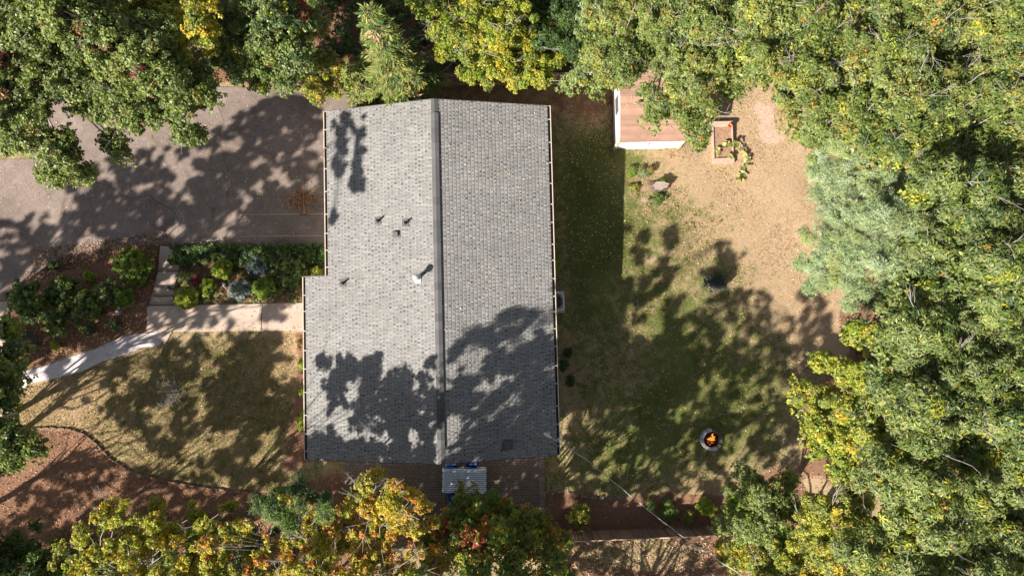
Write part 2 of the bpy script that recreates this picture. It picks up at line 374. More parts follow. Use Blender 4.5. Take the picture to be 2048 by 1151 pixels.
def drape(name, pts, mat, lift=0.03, step=0.35, skirt=0.12, world=False, zf=None):
    poly = pts if world else wpoly(pts)
    dense = []
    for k in range(len(poly)):
        (x1, y1), (x2, y2) = poly[k], poly[(k + 1) % len(poly)]
        m = max(1, int(math.hypot(x2 - x1, y2 - y1) / step))
        for q in range(m): dense.append((x1 + (x2 - x1) * q / m, y1 + (y2 - y1) * q / m))
    ax = np.arange(min(p[0] for p in dense) + step / 2, max(p[0] for p in dense), step); ay = np.arange(min(p[1] for p in dense) + step / 2, max(p[1] for p in dense), step)
    gx, gy = np.meshgrid(ax, ay); ins = inpoly(gx, gy, dense)
    pts2 = [Vector(p) for p in dense] + [Vector((x, y)) for x, y in zip(gx[ins], gy[ins])]
    n = len(dense)
    vs, es, fs, *_ = delaunay_2d_cdt(pts2, [(k, (k + 1) % n) for k in range(n)], [], 1, 1e-5)
    z = zf or (lambda x, y: tz(x, y) + lift)
    mb = MB(); mb.add([(v.x, v.y, z(v.x, v.y)) for v in vs], [tuple(f) for f in fs])
    base = len(mb.v); ring = [(x, y, z(x, y)) for x, y in dense]
    vv = ring + [(x, y, q - skirt) for x, y, q in ring]
    mb.add(vv, [(k, (k + 1) % n, n + (k + 1) % n, n + k) for k in range(n)])
    return mb.build(name, mat)
tag(drape('driveway', [(-500, 330), (60, 318), (110, 180), (420, 172), (620, 182), (700, 190), (700, 490), (345, 491), (250, 492), (180, 500), (110, 522), (50, 558), (10, 600), (-500, 620)], M_DRIVE, 0.012, 0.5), kind='structure')
tag(drape('sidewalk', [(-110, 600), (16, 603), (24, 680), (32, 770), (38, 865), (36, 885), (-20, 900), (-110, 905)], M_CONC, 0.05, 0.5, 0.3), kind='structure')
tag(drape('flagstone_path', [(331, 662), (262, 669), (228, 680), (190, 698), (145, 712), (92, 731), (36, 746), (36, 784), (60, 766), (110, 756), (165, 742), (205, 722), (250, 708), (285, 694), (318, 690), (331, 674)], M_FLAG, 0.02, 0.3), kind='structure')
walk = drape('walkway', [(296, 612), (345, 611), (700, 603), (700, 661), (526, 661), (345, 663), (330, 689), (316, 664), (294, 662)], M_CONC, 0.045, 0.4, 0.3); tag(walk, kind='structure')
# thin expansion joint in the walkway: a dark filler strip
jb = MB(); a, b_ = G(526, 606, .052), G(524, 660, .052); jb.tube([a, (a + b_) / 2 + Vector((-.03, 0, 0)), b_], 0.014, 4); tag(jb.build('walkway_joint', M_DIRT), kind='structure')
# concrete aprons beside the house at the driveway
def slab_line(name, pts, r, mat):
    mb = MB(); mb.tube([G(x, y, .012) for x, y in pts], r, 4); return tag(mb.build(name, mat), kind='structure')
slab_line('driveway_joint', [(345, 489), (500, 472), (655, 471)], 0.02, M_CONC)
slab_line('driveway_joint', [(480, 429), (560, 428), (655, 427)], 0.016, M_CONC)

for cr_ in ([(120, 345), (170, 372), (205, 365), (262, 398), (300, 392), (345, 420), (372, 470)], [(430, 190), (446, 240), (438, 290), (460, 345), (452, 400), (470, 428)], [(520, 300), (560, 312), (600, 300), (655, 318)]):
    q_ = []
    for (x1, y1), (x2, y2) in zip(cr_[:-1], cr_[1:]):
        for t_ in (0, .33, .66): q_.append((x1 + (x2 - x1) * t_ + random.uniform(-3, 3), y1 + (y2 - y1) * t_ + random.uniform(-3, 3)))
    mb = MB(); mb.tube([G(x, y, .008) for x, y in q_], .011, 4); tag(mb.build('driveway_crack', M_DIRT), kind='structure')
# ------------------------------------------------------------------ garden steps
steps = empty('garden_steps', G(325, 560)); sl = steps.location
tag(steps, 'flight of wide concrete garden steps down from the walkway to the driveway', 'steps')
ed = [(611, 297, 362), (593.5, 303, 350), (577, 307, 348), (543.5, 316, 356), (492, 320, 372)]
for k in range(4):
    y0, xl0, xr0 = ed[k]; y1, xl1, xr1 = ed[k + 1]; z1 = 0.045 - 0.15 * (k + 1) + 0.0
    q = [P(xl0, y0 + 1, z1), P(xr0, y0 + 1, z1), P(xr1, y1, z1), P(xl1, y1, z1)]
    mb = MB(); mb.prism([(p.x - sl.x, p.y - sl.y) for p in q], z1 - 0.4 - sl.z, z1 - sl.z); mb.build('tread', M_CONC, steps)
# risers at each drop; dark colour paints in the shade on the step faces
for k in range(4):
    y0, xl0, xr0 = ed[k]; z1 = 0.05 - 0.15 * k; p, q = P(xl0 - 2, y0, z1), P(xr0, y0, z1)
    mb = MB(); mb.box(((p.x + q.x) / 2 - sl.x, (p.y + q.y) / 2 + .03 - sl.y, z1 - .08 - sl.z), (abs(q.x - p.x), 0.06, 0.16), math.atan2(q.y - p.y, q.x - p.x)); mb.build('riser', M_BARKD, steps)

# ------------------------------------------------------------------ the house
YAW = 0.025
RIDGE_Z, SLOPE = 4.08, 0.262
hc = P(876, 570, RIDGE_Z)
house = empty('house', (hc.x, hc.y, 0), YAW)
tag(house, 'single storey house under a grey asphalt shingle gable roof beside the driveway', 'house')
HM = Matrix.Translation((hc.x, hc.y, 0)) @ Matrix.Rotation(YAW, 4, 'Z'); HI = HM.inverted()
def hl(px, py, z): return HI @ P(px, py, z)
v_top = hl(867, 198, RIDGE_Z).y; v_bot = hl(884, 927, RIDGE_Z).y
def eave_u(px, py, side):
    u = 4.6 * side
    for _ in range(12): u = hl(px, py, RIDGE_Z - SLOPE * abs(u)).x
    return u
uR = eave_u(1104, 560, 1) ; uL1 = eave_u(655, 400, -1); uL2 = eave_u(613, 740, -1)
v_step = hl(635, 552, 2.8).y
def rz_(u): return RIDGE_Z - SLOPE * abs(u)
# walls
wb = MB(); inset = 0.42
wz = lambda u, v: rz_(u) - 0.12
U0, U1 = uL2 + inset, uR - inset
poly = [(uL1 + inset, v_top - .35), (uL1 + inset, v_step - .1), (U0, v_step - .1), (U0, v_bot + .35), (0, v_bot + .35), (U1, v_bot + .35), (U1, v_top - .35), (0, v_top - .35)]
wb.prism(poly, -1.6, lambda u, v: wz(u, v)); wall = wb.build('wall', M_SIDING, house)
# roof: deck, then lapped shingle courses with raised tabs
rb = MB()
def slab(u0, u1, v0, v1, zo, th, cl):
    rb.cur = cl
    vs = [(u0, v0, rz_(u0) + zo), (u1, v0, rz_(u1) + zo), (u1, v1, rz_(u1) + zo), (u0, v1, rz_(u0) + zo)]
    vs += [(x, y, z - th) for x, y, z in vs]
    up = (0, 1, 2, 3) if u1 > u0 else (3, 2, 1, 0)
    rb.add(vs, [up, (7, 6, 5, 4), (0, 4, 5, 1), (1, 5, 6, 2), (2, 6, 7, 3), (3, 7, 4, 0)])
deck = (0.09, 0.09, 0.09)
slab(0, uR, v_bot, v_top, 0, .12, deck); slab(uL1, 0, v_step, v_top, 0, .12, deck); slab(uL2, 0, v_bot, v_step, 0, .12, deck)
EXPO = 0.142
GREYS = [tuple(x * f for x, f in zip(c, (.83, .82, .80))) for c in [(.235, .235, .24), (.265, .265, .268), (.29, .29, .29), (.31, .31, .308), (.275, .27, .264), (.255, .25, .245)]]
DARKS = [(.085, .085, .086), (.115, .114, .112), (.145, .142, .14), (.17, .165, .16), (.18, .175, .17)]
def shingles(side, ue, v0, v1):
    n = int(abs(ue) / EXPO)
    for k in range(n + 1):
        ua = ue - side * k * EXPO; ub = ue - side * (k + 1) * EXPO
        if side * ub < 0.1: ub = side * .1
        if side * (ua - ub) <= 0.01: break
        v = v0 + random.uniform(-.3, 0)
        while v < v1:
            ww = random.uniform(.07, .125); g_ = random.choice((.03, .05, .065, .08)); a, b2 = max(v, v0), min(v + ww, v1)
            zt, zb = .010, .020; za = rz_(ua) + zb; zc = rz_(ub) + zt - .003
            if b2 > a + .01:
                rb.cur = random.choice(GREYS)
                rb.add([(ua, a, za), (ub, a, zc), (ub, b2, zc), (ua, b2, za), (ua, a, za - .02), (ua, b2, za - .02)], [(3, 2, 1, 0) if side > 0 else (0, 1, 2, 3), (0, 4, 5, 3)])
            g0, g1 = max(v + ww, v0), min(v + ww + g_, v1)
            if g1 > g0 + .005:
                um = ua + (ub - ua) * random.uniform(.45, .7); zm = rz_(um) + .011; zd = rz_(ua) + .012
                rb.cur = random.choice(DARKS); rb.add([(ua, g0, zd), (um, g0, zm), (um, g1, zm), (ua, g1, zd)], [(3, 2, 1, 0) if side > 0 else (0, 1, 2, 3)])
                rb.cur = random.choice(GREYS[:3]); rb.add([(um, g0, zm), (ub, g0, zc), (ub, g1, zc), (um, g1, zm)], [(3, 2, 1, 0) if side > 0 else (0, 1, 2, 3)])
            v += ww + g_
shingles(1, uR, v_bot, v_top); shingles(-1, uL1, v_step, v_top); shingles(-1, uL2, v_bot, v_step)
roof = rb.build('roof', M_ROOF, house, colors=True)
# ridge vent (raised) and plain cap at the two ends
cb = MB(); 
def cap(v0, v1, w_, z_, cl):
    cb.cur = cl; vs = []
    for v in (v0, v1): vs += [(-w_, v, rz_(w_) + z_ - .045), (-w_, v, rz_(w_) + z_), (0, v, RIDGE_Z + z_ + .01), (w_, v, rz_(w_) + z_), (w_, v, rz_(w_) + z_ - .045)]
    cb.add(vs, [(0, 1, 6, 5), (1, 2, 7, 6), (2, 3, 8, 7), (3, 4, 9, 8), (4, 3, 2, 1, 0), (5, 6, 7, 8, 9)])
v = v_bot; vv1 = hl(868, 221, RIDGE_Z).y
while v < v_top:
    e = min(v + .3, v_top); g = random.uniform(.075, .115)
    cap(v, e, .135 if v > vv1 or v < v_bot + .4 else .145, .03 if v > vv1 - .1 or v < v_bot + .4 else .075, (g, g, g * 1.02)); v = e
cb.build('ridge_cap', M_ROOF, roof, colors=True)
# fascia and rake boards
fb = MB()
for (u, v0, v1) in ((uR - .02, v_bot, v_top), (uL1 + .02, v_step, v_top), (uL2 + .02, v_bot, v_step)):
    fb = MB(); fb.box((u, (v0 + v1) / 2, rz_(u) - .2), (.03, v1 - v0, .15)); fb.build('fascia', M_WHITE, house)
def rake(u0, u1, v):
    mb = MB(); vs = []
    for vv in (v - .015, v + .015):
        for u in (u0, u1): vs += [(u, vv, rz_(u) - .015), (u, vv, rz_(u) - .19)]
    mb.add(vs, [(0, 2, 3, 1), (4, 5, 7, 6), (0, 4, 6, 2), (1, 3, 7, 5), (0, 1, 5, 4), (2, 6, 7, 3)]); mb.build('rake_board', M_LEAD, house)
rake(0, uR, v_top + .018); rake(uL1, 0, v_top + .018); rake(0, uR, v_bot - .018); rake(uL2, 0, v_bot - .018); rake(uL2, uL1, v_step + .018)
# gutters
hang = None
def gutter(u, v0, v1, side):
    global hang
    z = rz_(u) - .03; g = empty('gutter', (u, v0, z)); g.parent = house
    L = v1 - v0
    mb = MB(); s = side
    mb.box((s * .012, L / 2, -.05), (.012, L, .1)); mb.box((s * .062, L / 2, -.1), (.112, L, .008)); mb.box((s * .118, L / 2, -.045), (.012, L, .1))
    mb.box((s * .126, L / 2, .004), (.03, L, .01)); mb.box((s * .065, -.004, -.045), (.12, .008, .1)); mb.box((s * .065, L + .004, -.045), (.12, .008, .1))
    mb.build('channel', M_GUTTER, g)
    d = MB(); d.box((s * .065, L / 2, -.082), (.09, L - .02, .02)); d.build('debris', M_DIRT, g)
    k = .35
    while k < L:
        if hang is None:
            hb = MB(); hb.box((.06, 0, .014), (.13, .035, .008), bev=.002); hang = hb.build('hanger', M_GUTTER, g); hh = hang
        else: hh = hang.copy(); col.objects.link(hh); hh.parent = g
        hh.location = (0 if s > 0 else -.12, k, 0); k += random.uniform(.62, .95)
    return g
gutter(uR, v_bot, v_top, 1); gutter(uL1, v_step, v_top, -1); gutter(uL2, v_bot, v_step, -1)
# downspout at the SE corner, windows, doors on the walls (seen from the side)
def window(u, v, z, wd, ht, face):
    fr = empty('window', (u, v, z)); fr.parent = house
    fx = face in ('e', 'w'); t_ = .06
    f = MB(); 
    def bx(a, c, sa, sc_, th, off):
        if fx: f2.box((off, a, c), (th, sa, sc_))
        else: f2.box((a, off, c), (sa, th, sc_))
    sg = {'e': 1, 'w': -1, 'n': 1, 's': -1}[face]
    f2 = MB()
    bx(0, ht / 2, wd + .16, .08, .06, sg * .02); bx(0, -ht / 2, wd + .16, .08, .08, sg * .03); bx(-wd / 2 - .04, 0, .08, ht - .08, .06, sg * .02); bx(wd / 2 + .04, 0, .08, ht - .08, .06, sg * .02); bx(0, 0, wd, .04, .05, sg * .02)
    f2.build('frame', M_WHITE, fr); f2 = MB(); bx(0, 0, wd, ht - .08, .02, sg * .006); f2.build('pane', M_GLASS, fr)
for v in (-4.2, -1.0, 2.2, 5.0): window(U1, v, 1.3, 1.3, 1.1, 'e')
for v in (-5.0, -2.6): window(U0, v, 1.3, 1.5, 1.3, 'w')
window(-2.6, v_bot + .35, 1.3, 1.2, 1.1, 's'); window(2.4, v_bot + .35, 1.3, .9, 1.0, 's'); window(2.2, v_top - .35, 1.1, 1.2, 1.1, 'n')
gd = MB()
for k in range(4): gd.box((uL1 + inset - .02, v_top - 3.4, -.32 + k * .56), (.05, 4.6, .55), bev=.01)
gd.build('garage_door', M_WHITE, house)
fd = MB(); fd.box((U0 - .02, v_step - 1.9, 1.05), (.05, .95, 2.05), bev=.01); dr = fd.build('door', surf('door_paint', (.18, .05, .04), (.22, .06, .05), 3, .4), house)
kb = MB(); kb.lathe([(.0, -.03), (.03, -.02), (.035, 0), (.03, .02), (0, .03)], (U0 - .07, v_step - 2.25, 1.0), 10); kb.build('handle', M_METAL, dr)
sdr = MB(); sdr.box((-.9, v_bot + .33, 1.05), (1.7, .05, 2.05)); sdr.build('patio_door', M_GLASS, house)
# downspouts
ds = MB(); ds.tube([(uR + .06, v_bot + .3, rz_(uR) - .14), (uR - .1, v_bot + .32, rz_(uR) - .3), (U1 + .05, v_bot + .33, rz_(uR) - .45), (U1 + .05, v_bot + .33, .1)], .045, 6); ds.build('downspout', M_GUTTER, house)
# plumbing vents
def onroof(px, py):
    u = -2
    for _ in range(12): q = hl(px, py, rz_(u)); u = q.x
    return Vector((q.x, q.y, rz_(q.x) + .03))
SL = math.atan(SLOPE)
for px, py in ((757, 442), (812, 446), (687, 566)):
    q = onroof(px, py); e = empty('plumbing_vent', q); e.parent = house
    f = MB(); f.box((-.02, 0, .006), (.27, .29, .012), m=Matrix.Rotation(-SL, 4, 'Y')); f.build('flashing', M_LEAD, e)
    c = MB(); c.lathe([(.085, -.03), (.06, .05), (.04, .07), (.04, .28), (.03, .28), (.03, .15)], sides=14); c.build('pipe', M_BLACK, e)
for px, py, s_ in ((793, 468, .2), (1015, 888, .28)):
    q = onroof(px, py) if px < 880 else None
    if q is None:
        u = 2
        for _ in range(12): q = hl(px, py, rz_(u)); u = q.x
        q = Vector((q.x, q.y, rz_(q.x) + .03))
    e = MB(); mm_ = Matrix.Translation(q) @ Matrix.Rotation(-SL if px < 880 else SL, 4, 'Y')
    e.box((0, 0, .05), (s_, s_ * .9, .1), m=mm_, bev=.015); e.box((0, 0, .004), (s_ * 1.5, s_ * 1.4, .01), m=mm_); e.build('box_vent', M_LEAD, house)
q = onroof(836, 556); e = empty('flue', q); e.parent = house
f = MB(); f.box((0, -.02, .008), (.26, .32, .016), m=Matrix.Rotation(-SL, 4, 'Y')); f.build('flashing', M_METAL, e)
c = MB(); c.lathe([(.13, -.04), (.1, .08), (.075, .12), (.075, .62)], sides=18); c.build('pipe', M_METAL, e, smooth=True)
c = MB(); c.lathe([(.08, .50), (.12, .52), (.125, .60), (.12, .64), (.09, .68), (.04, .70), (.0, .705)], sides=22); c.build('rain_cap', M_METAL, e, smooth=True)
# service mast
u = 3
for _ in range(12): q = hl(1096, 866, rz_(u)); u = q.x
q = Vector((q.x, q.y, rz_(q.x) + .02)); e = empty('service_mast', q); e.parent = house
c = MB(); c.lathe([(.1, 0), (.06, .05), (.03, .08), (.03, .75)], sides=12); c.build('conduit', M_GREYM, e)
c = MB(); c.tube([(.02, .02, .74), (-.04, .05, .82), (-.12, .1, .82), (-.17, .13, .74)], [.045, .065, .06, .05], 10); c.build('weatherhead', M_METAL, e, smooth=True)
c = MB(); c.tube([(.0, 0, .66), (.1, -.06, .66)], .03, 8); c.build('insulator', M_WHITE, e)
mast_top = HM @ (q + Vector((.1, -.06, .66)))
q2 = hl(1119, 878, 2.9); c = MB(); c.lathe([(.05, -.2), (.075, -.18), (.075, 0), (.03, .03)], (q2.x, q2.y, q2.z), 12); c.box((q2.x - .09, q2.y, q2.z - .1), (.14, .05, .05)); c.build('wire_bracket', M_METAL, house)

# service cable and its pole beyond the frame
pole_p = G(1700, 1330); pole_t = Vector((pole_p.x, pole_p.y, 8.4))
pts = [mast_top, P(1170, 916, 3.95), P(1240, 973, 4.1), P(1310, 1030, 4.6), P(1372, 1077, 5.2), P(1425, 1112, 5.8), P(1500, 1160, 6.6), pole_t]
c = MB(); pa = []; 
for k in range(len(pts) - 1):
    for s in range(14): pa.append(pts[k].lerp(pts[k + 1], s / 14))
pa.append(pts[-1])
c.tube(pa, .009, 4); c.tube([p + Vector((.016 * math.cos(i * .9), .016 * math.sin(i * .9), .01)) for i, p in enumerate(pa)], .006, 4)
tag(c.build('service_cable', surf('cable_sheath', (.3, .3, .31), (.6, .59, .57), 1.5, .5)), 'twisted pale overhead service cable running from the roof mast across the yard', 'cable')
c = MB(); c.tube([pole_p + Vector((0, 0, -.5)), pole_p + Vector((0, 0, 9.5))], [.16, .11], 12)
pl = c.build('utility_pole', M_BARKD); tag(pl, 'brown wooden utility pole carrying the service cable behind the fence', 'pole')
c = MB(); c.box((pole_p.x, pole_p.y, 9.0), (2.0, .1, .12)); c.build('crossarm', M_WOOD, pl)

# ------------------------------------------------------------------ garden shed
zb = tz(5.5, 8.0) - .02
sh_base = P(1228, 298, zb); wall_w = P(1355, 297, zb).x - sh_base.x; depth = 3.25
shed = empty('garden_shed', (sh_base.x, sh_base.y, zb), 0.02)
tag(shed, 'small white garden shed with a faded brown roof beneath an overhanging oak', 'shed')
ov = .24; Hs = 2.15; rise = .28
mb = MB(); mb.prism([(0, 0), (wall_w, 0), (wall_w, depth), (0, depth)], 0, Hs)
mb.add([(0, 0, Hs), (0, depth, Hs), (0, depth / 2, Hs + rise), (wall_w, 0, Hs), (wall_w, depth, Hs), (wall_w, depth / 2, Hs + rise)], [(0, 2, 1), (3, 4, 5)])
mb.build('wall', M_WHITE, shed)
M_TRIM = surf('cream_trim', (.6, .52, .38), (.7, .6, .45), 3, .6)
for x in (0, wall_w):
    for y in (0, depth): mb = MB(); mb.box((x, y, Hs / 2), (.1, .1, Hs)); mb.build('corner_trim', M_TRIM, shed)
mb = MB()
R0, R1 = -.05, wall_w + .32
def shz(y): return Hs + .03 + rise * (1 - abs(y - depth / 2) / (depth / 2))
for side in (-1, 1):
    y0 = -ov if side < 0 else depth + ov; n = 15; 
    for k in range(n):
        ya = y0 + (depth / 2 - y0) * k / n; yb = y0 + (depth / 2 - y0) * (k + 1) / n
        x = R0; gr = random.uniform(.88, 1.14)
        while x < R1:
            wd = random.uniform(.14, .3); xe = min(x + wd, R1); g = gr * random.uniform(.93, 1.07)
            mb.cur = (.33 * g, .205 * g, .15 * g); za, zc = shz(ya) + .022, shz(yb) + .008
            mb.add([(x, ya, za), (xe, ya, za), (xe, yb, zc), (x, yb, zc), (x, ya, za - .03), (xe, ya, za - .03)], [(0, 1, 2, 3) if side < 0 else (3, 2, 1, 0), (0, 4, 5, 1)]); x = xe
mb.cur = (.2, .12, .09)
for side in (-1, 1):
    y0 = -ov if side < 0 else depth + ov
    mb.add([(R0, y0, shz(y0) - .07), (R1, y0, shz(y0) - .07), (R1, depth / 2, shz(depth / 2) - .06), (R0, depth / 2, shz(depth / 2) - .06), (R0, y0, shz(y0)), (R1, y0, shz(y0)), (R1, depth / 2, shz(depth / 2)), (R0, depth / 2, shz(depth / 2))],
           [(3, 2, 1, 0), (0, 1, 5, 4), (1, 2, 6, 5), (3, 0, 4, 7)])
mb.build('roof', tintmat('shed_shingle', .9, 35, .3), shed, colors=True)
mb = MB()
for s in (-.45, .45): mb.box((wall_w / 2 + s, -.02, 1.0), (.86, .05, 1.9), bev=.01)
dd = mb.build('door', M_WHITE, shed); mb = MB(); mb.box((wall_w / 2 - .05, -.06, 1.0), (.03, .04, .16)); mb.build('handle', M_BLACK, dd)
mb = MB(); mb.box((-.02, depth / 2, 1.3), (.05, .7, .6)); mb.build('louvre', M_LEAD, shed)

# ------------------------------------------------------------------ AC unit
p = P(1129, 620, 0.72); e = empty('air_conditioner', (p.x - .42, p.y + .38, tz(p.x, p.y)), YAW)
tag(e, 'grey outdoor air conditioning unit half hidden beneath the right gutter', 'air conditioner'); zt_ = .72 - e.location.z
mb = MB(); mb.box((0, 0, .05), (1.0, 1.0, .1)); mb.build('pad', M_CONC, e)
mb = MB(); mb.box((0, 0, zt_ / 2 + .02), (.78, .78, zt_ - .1), bev=.05); mb.build('casing', M_GREYM, e)
mb = MB(); ring = [(.4, .0), (.4, .05), (.37, .05), (.37, .0)]
sq = [(math.copysign(abs(math.cos(t)) ** .35, math.cos(t)), math.copysign(abs(math.sin(t)) ** .35, math.sin(t))) for t in np.linspace(0, 2 * math.pi, 33)[:-1]]
vs = []; fs = []
for r_, z_ in ((.41, -.02), (.41, .035), (.36, .035), (.36, -.02)):
    vs += [(x * r_, y * r_, zt_ + z_ - .03) for x, y in sq]
for a_ in range(3):
    for k in range(32): fs.append((a_ * 32 + k, a_ * 32 + (k + 1) % 32, (a_ + 1) * 32 + (k + 1) % 32, (a_ + 1) * 32 + k))
mb.add(vs, fs); mb.build('top_rim', M_WHITE, e)
mb = MB(); mb.lathe([(.33, 0), (.33, .02), (.30, .02), (.30, -.02)], (0, 0, zt_ - .03), 28)
mb.build('fan_well', M_BLACK, e)
mb = MB()
for r_ in (.06, .11, .16, .21, .26, .31): mb.tube([(r_ * math.cos(t), r_ * math.sin(t), zt_ + .01) for t in np.linspace(0, 2 * math.pi, 25)], .004, 4, cap=False)
for k in range(6): mb.tube([(0, 0, zt_ + .015), (.34 * math.cos(k * 1.047), .34 * math.sin(k * 1.047), zt_ + .01)], .005, 4)
mb.build('grille', M_GREYM, e)

# ------------------------------------------------------------------ patio, table, chairs
pz = 0.03
pq = [P(690, 905, pz), P(1079, 905, pz), P(1080, 1058, pz), P(690, 1058, pz)]
o = MB(); c0 = pq[0]; o.prism([((p - c0).x, (p - c0).y) for p in pq][::-1], -.15, 0.0); pt = o.build('patio', M_PAVER); pt.location = c0; tag(pt, kind='structure')
mb = MB()
a_, b2 = P(1081, 905, pz), P(1082, 1058, pz); n = 26
for k in range(n):
    q = a_.lerp(b2, (k + .5) / n); g = random.uniform(.8, 1.2); mb.cur = (.19 * g, .145 * g, .125 * g); mb.box((q.x + .06, q.y, .0), (.24, abs(b2.y - a_.y) / n - .008, .1), bev=.006)
tag(mb.build('patio_border', M_TINT, colors=True), kind='structure')

tc_ = P(928, 961, .75); e = empty('patio_table', (tc_.x, tc_.y, pz)); tag(e, 'rectangular patio table hidden beneath a blue striped cloth', 'table')
TW, TD = 1.74, .90
mb = MB(); mb.box((0, 0, .70), (TW - .04, TD - .04, .035), bev=.008); mb.build('tabletop', M_BLACK, e)
for sx in (-1, 1):
    for sy in (-1, 1): mb = MB(); mb.tube([(sx * (TW / 2 - .1), sy * (TD / 2 - .1), 0), (sx * (TW / 2 - .12), sy * (TD / 2 - .12), .68)], .025, 8); mb.build('leg', M_BLACK, e)
# cloth: a grid that lies on the top and hangs with folds
N1, N2 = 60, 36; vs = []; fs = []
for j_ in range(N2 + 1):
    for i_ in range(N1 + 1):
        s, t_ = -1 + 2 * i_ / N1, -1 + 2 * j_ / N2
        X_, Y_ = s * (TW / 2 + .22), t_ * (TD / 2 + .22)
        ox = max(0, abs(X_) - TW / 2); oy = max(0, abs(Y_) - TD / 2); d = max(ox, oy); z = .732 - d * .95
        wv = .035 * math.sin(X_ * 9 + 1) * oy / .22 + .03 * math.sin(Y_ * 11) * ox / .22
        x = math.copysign(min(abs(X_), TW / 2 + .03 + ox * .12), X_) + (math.copysign(.03 * math.sin(Y_ * 11) * ox / .22, X_) if ox else 0)
        y = math.copysign(min(abs(Y_), TD / 2 + .03 + oy * .15), Y_) + (math.copysign(.05 * abs(math.sin(X_ * 4.2 + 1.3)) * oy / .22, Y_) if oy else 0)
        vs.append((x, y, z + .003 * math.sin(X_ * 5) * math.sin(Y_ * 7)))
for j_ in range(N2):
    for i_ in range(N1): k = j_ * (N1 + 1) + i_; fs.append((k, k + 1, k + N1 + 2, k + N1 + 1))
mb = MB(); mb.add(vs, fs); cl = mb.build('tablecloth', M_CLOTH, smooth=True); cl.location = (tc_.x, tc_.y, pz); cl.rotation_euler.z = -.01
tag(cl, 'pale blue cloth with fine dark stripes draped over the patio table', 'tablecloth')
zt = pz + .737
def tpos(px, py): q = P(px, py, zt); return Vector((q.x, q.y, zt))
q = tpos(923, 964); c = empty('centrepiece', q); tag(c, 'dark reddish twig arrangement in the middle of the striped tablecloth', 'centrepiece')
mb = MB(); mb.lathe([(.04, 0), (.06, .03), (.05, .09), (.035, .12)], sides=12); mb.build('vase', M_BLACK, c)
mb = MB()
for k in range(22):
    lv = MB()
    a_ = random.uniform(0, 6.28); L = random.uniform(.08, .24); q3 = Vector((L * math.cos(a_), L * math.sin(a_), random.uniform(.08, .2)))
    mb.tube([(0, 0, .1), q3 * .6 + Vector((0, 0, .06)), q3], [.005, .004, .002], 4)
    for s in range(3):
        w_ = q3 + Vector((random.uniform(-.04, .04), random.uniform(-.04, .04), random.uniform(-.03, .03))); g = random.random()
        lv.cur = (.10 + .12 * g, .03, .02); d = Vector((random.uniform(-.03, .03), random.uniform(-.03, .03), 0)); n_ = Vector((-d.y, d.x, .01)) * .6
        lv.add([q3, w_ + n_, w_ + d, w_ - n_], [(0, 1, 2, 3)])
    lv.build('flower', M_LEAF, c, colors=True)
mb.build('twigs', M_BARKD, c)
q = tpos(938, 966); mb = MB(); mb.lathe([(.07, 0), (.12, .012), (.125, .02), (.08, .012), (0, .01)], q, 24); tag(mb.build('plate', M_WHITE, smooth=True), 'round white plate beside the twig centrepiece', 'plate')
for (px, py), lb in (((906, 963), 'short red candle at the left end of the striped tablecloth'), ((947, 963), 'short red candle to the right of the white plate')):
    q = tpos(px, py); c = empty('candle', q); tag(c, lb, 'candle', 'candles on the patio table')
    mb = MB(); mb.lathe([(.05, 0), (.055, .01), (.05, .02)], sides=16); mb.build('holder', M_METAL, c)
    mb = MB(); mb.lathe([(.035, .02), (.035, .09), (.03, .095), (.0, .09)], sides=16); mb.build('wax', surf('red_wax', (.35, .07, .04), (.42, .1, .06), 8, .5), c)
    mb = MB(); mb.tube([(0, 0, .09), (.002, 0, .11)], .003, 5); mb.build('wick', M_BLACK, c)
def chair(px, py, rz, lab):
    q = P(px, py, .45); e = empty('patio_chair', (q.x, q.y, pz), rz); tag(e, lab, 'chair', 'blue chairs around the patio table')
    mb = MB(); mb.box((0, 0, .43), (.5, .5, .07), bev=.03); mb.build('seat', M_BLUE, e)
    mb = MB(); m = Matrix.Translation((0, -.25, .46)) @ Matrix.Rotation(math.radians(28), 4, 'X'); mb.box((0, 0, .3), (.5, .06, .62), m=m, bev=.03); mb.build('backrest', M_BLUE, e)
    for sx in (-1, 1):
        mb = MB(); mb.tube([(sx * .27, .22, .42), (sx * .28, .24, .64), (sx * .28, -.28, .66)], .018, 6); mb.build('armrest', M_BLACK, e)
        for sy in (-1, 1): mb = MB(); mb.tube([(sx * .24, sy * .22, .42), (sx * .26, sy * .26, 0)], .016, 6); mb.build('leg', M_BLACK, e)
chair(905, 942, math.pi + .1, 'blue patio chair tucked under the table near the house, left one')
chair(942, 940, math.pi - .05, 'blue patio chair tucked under the table near the house, right one')
chair(906, 992, .04, 'reclined blue patio chair on the tree side of the table, left one')
chair(944, 992, -.06, 'blue patio chair on the tree side of the table, right one mostly beneath leaves')

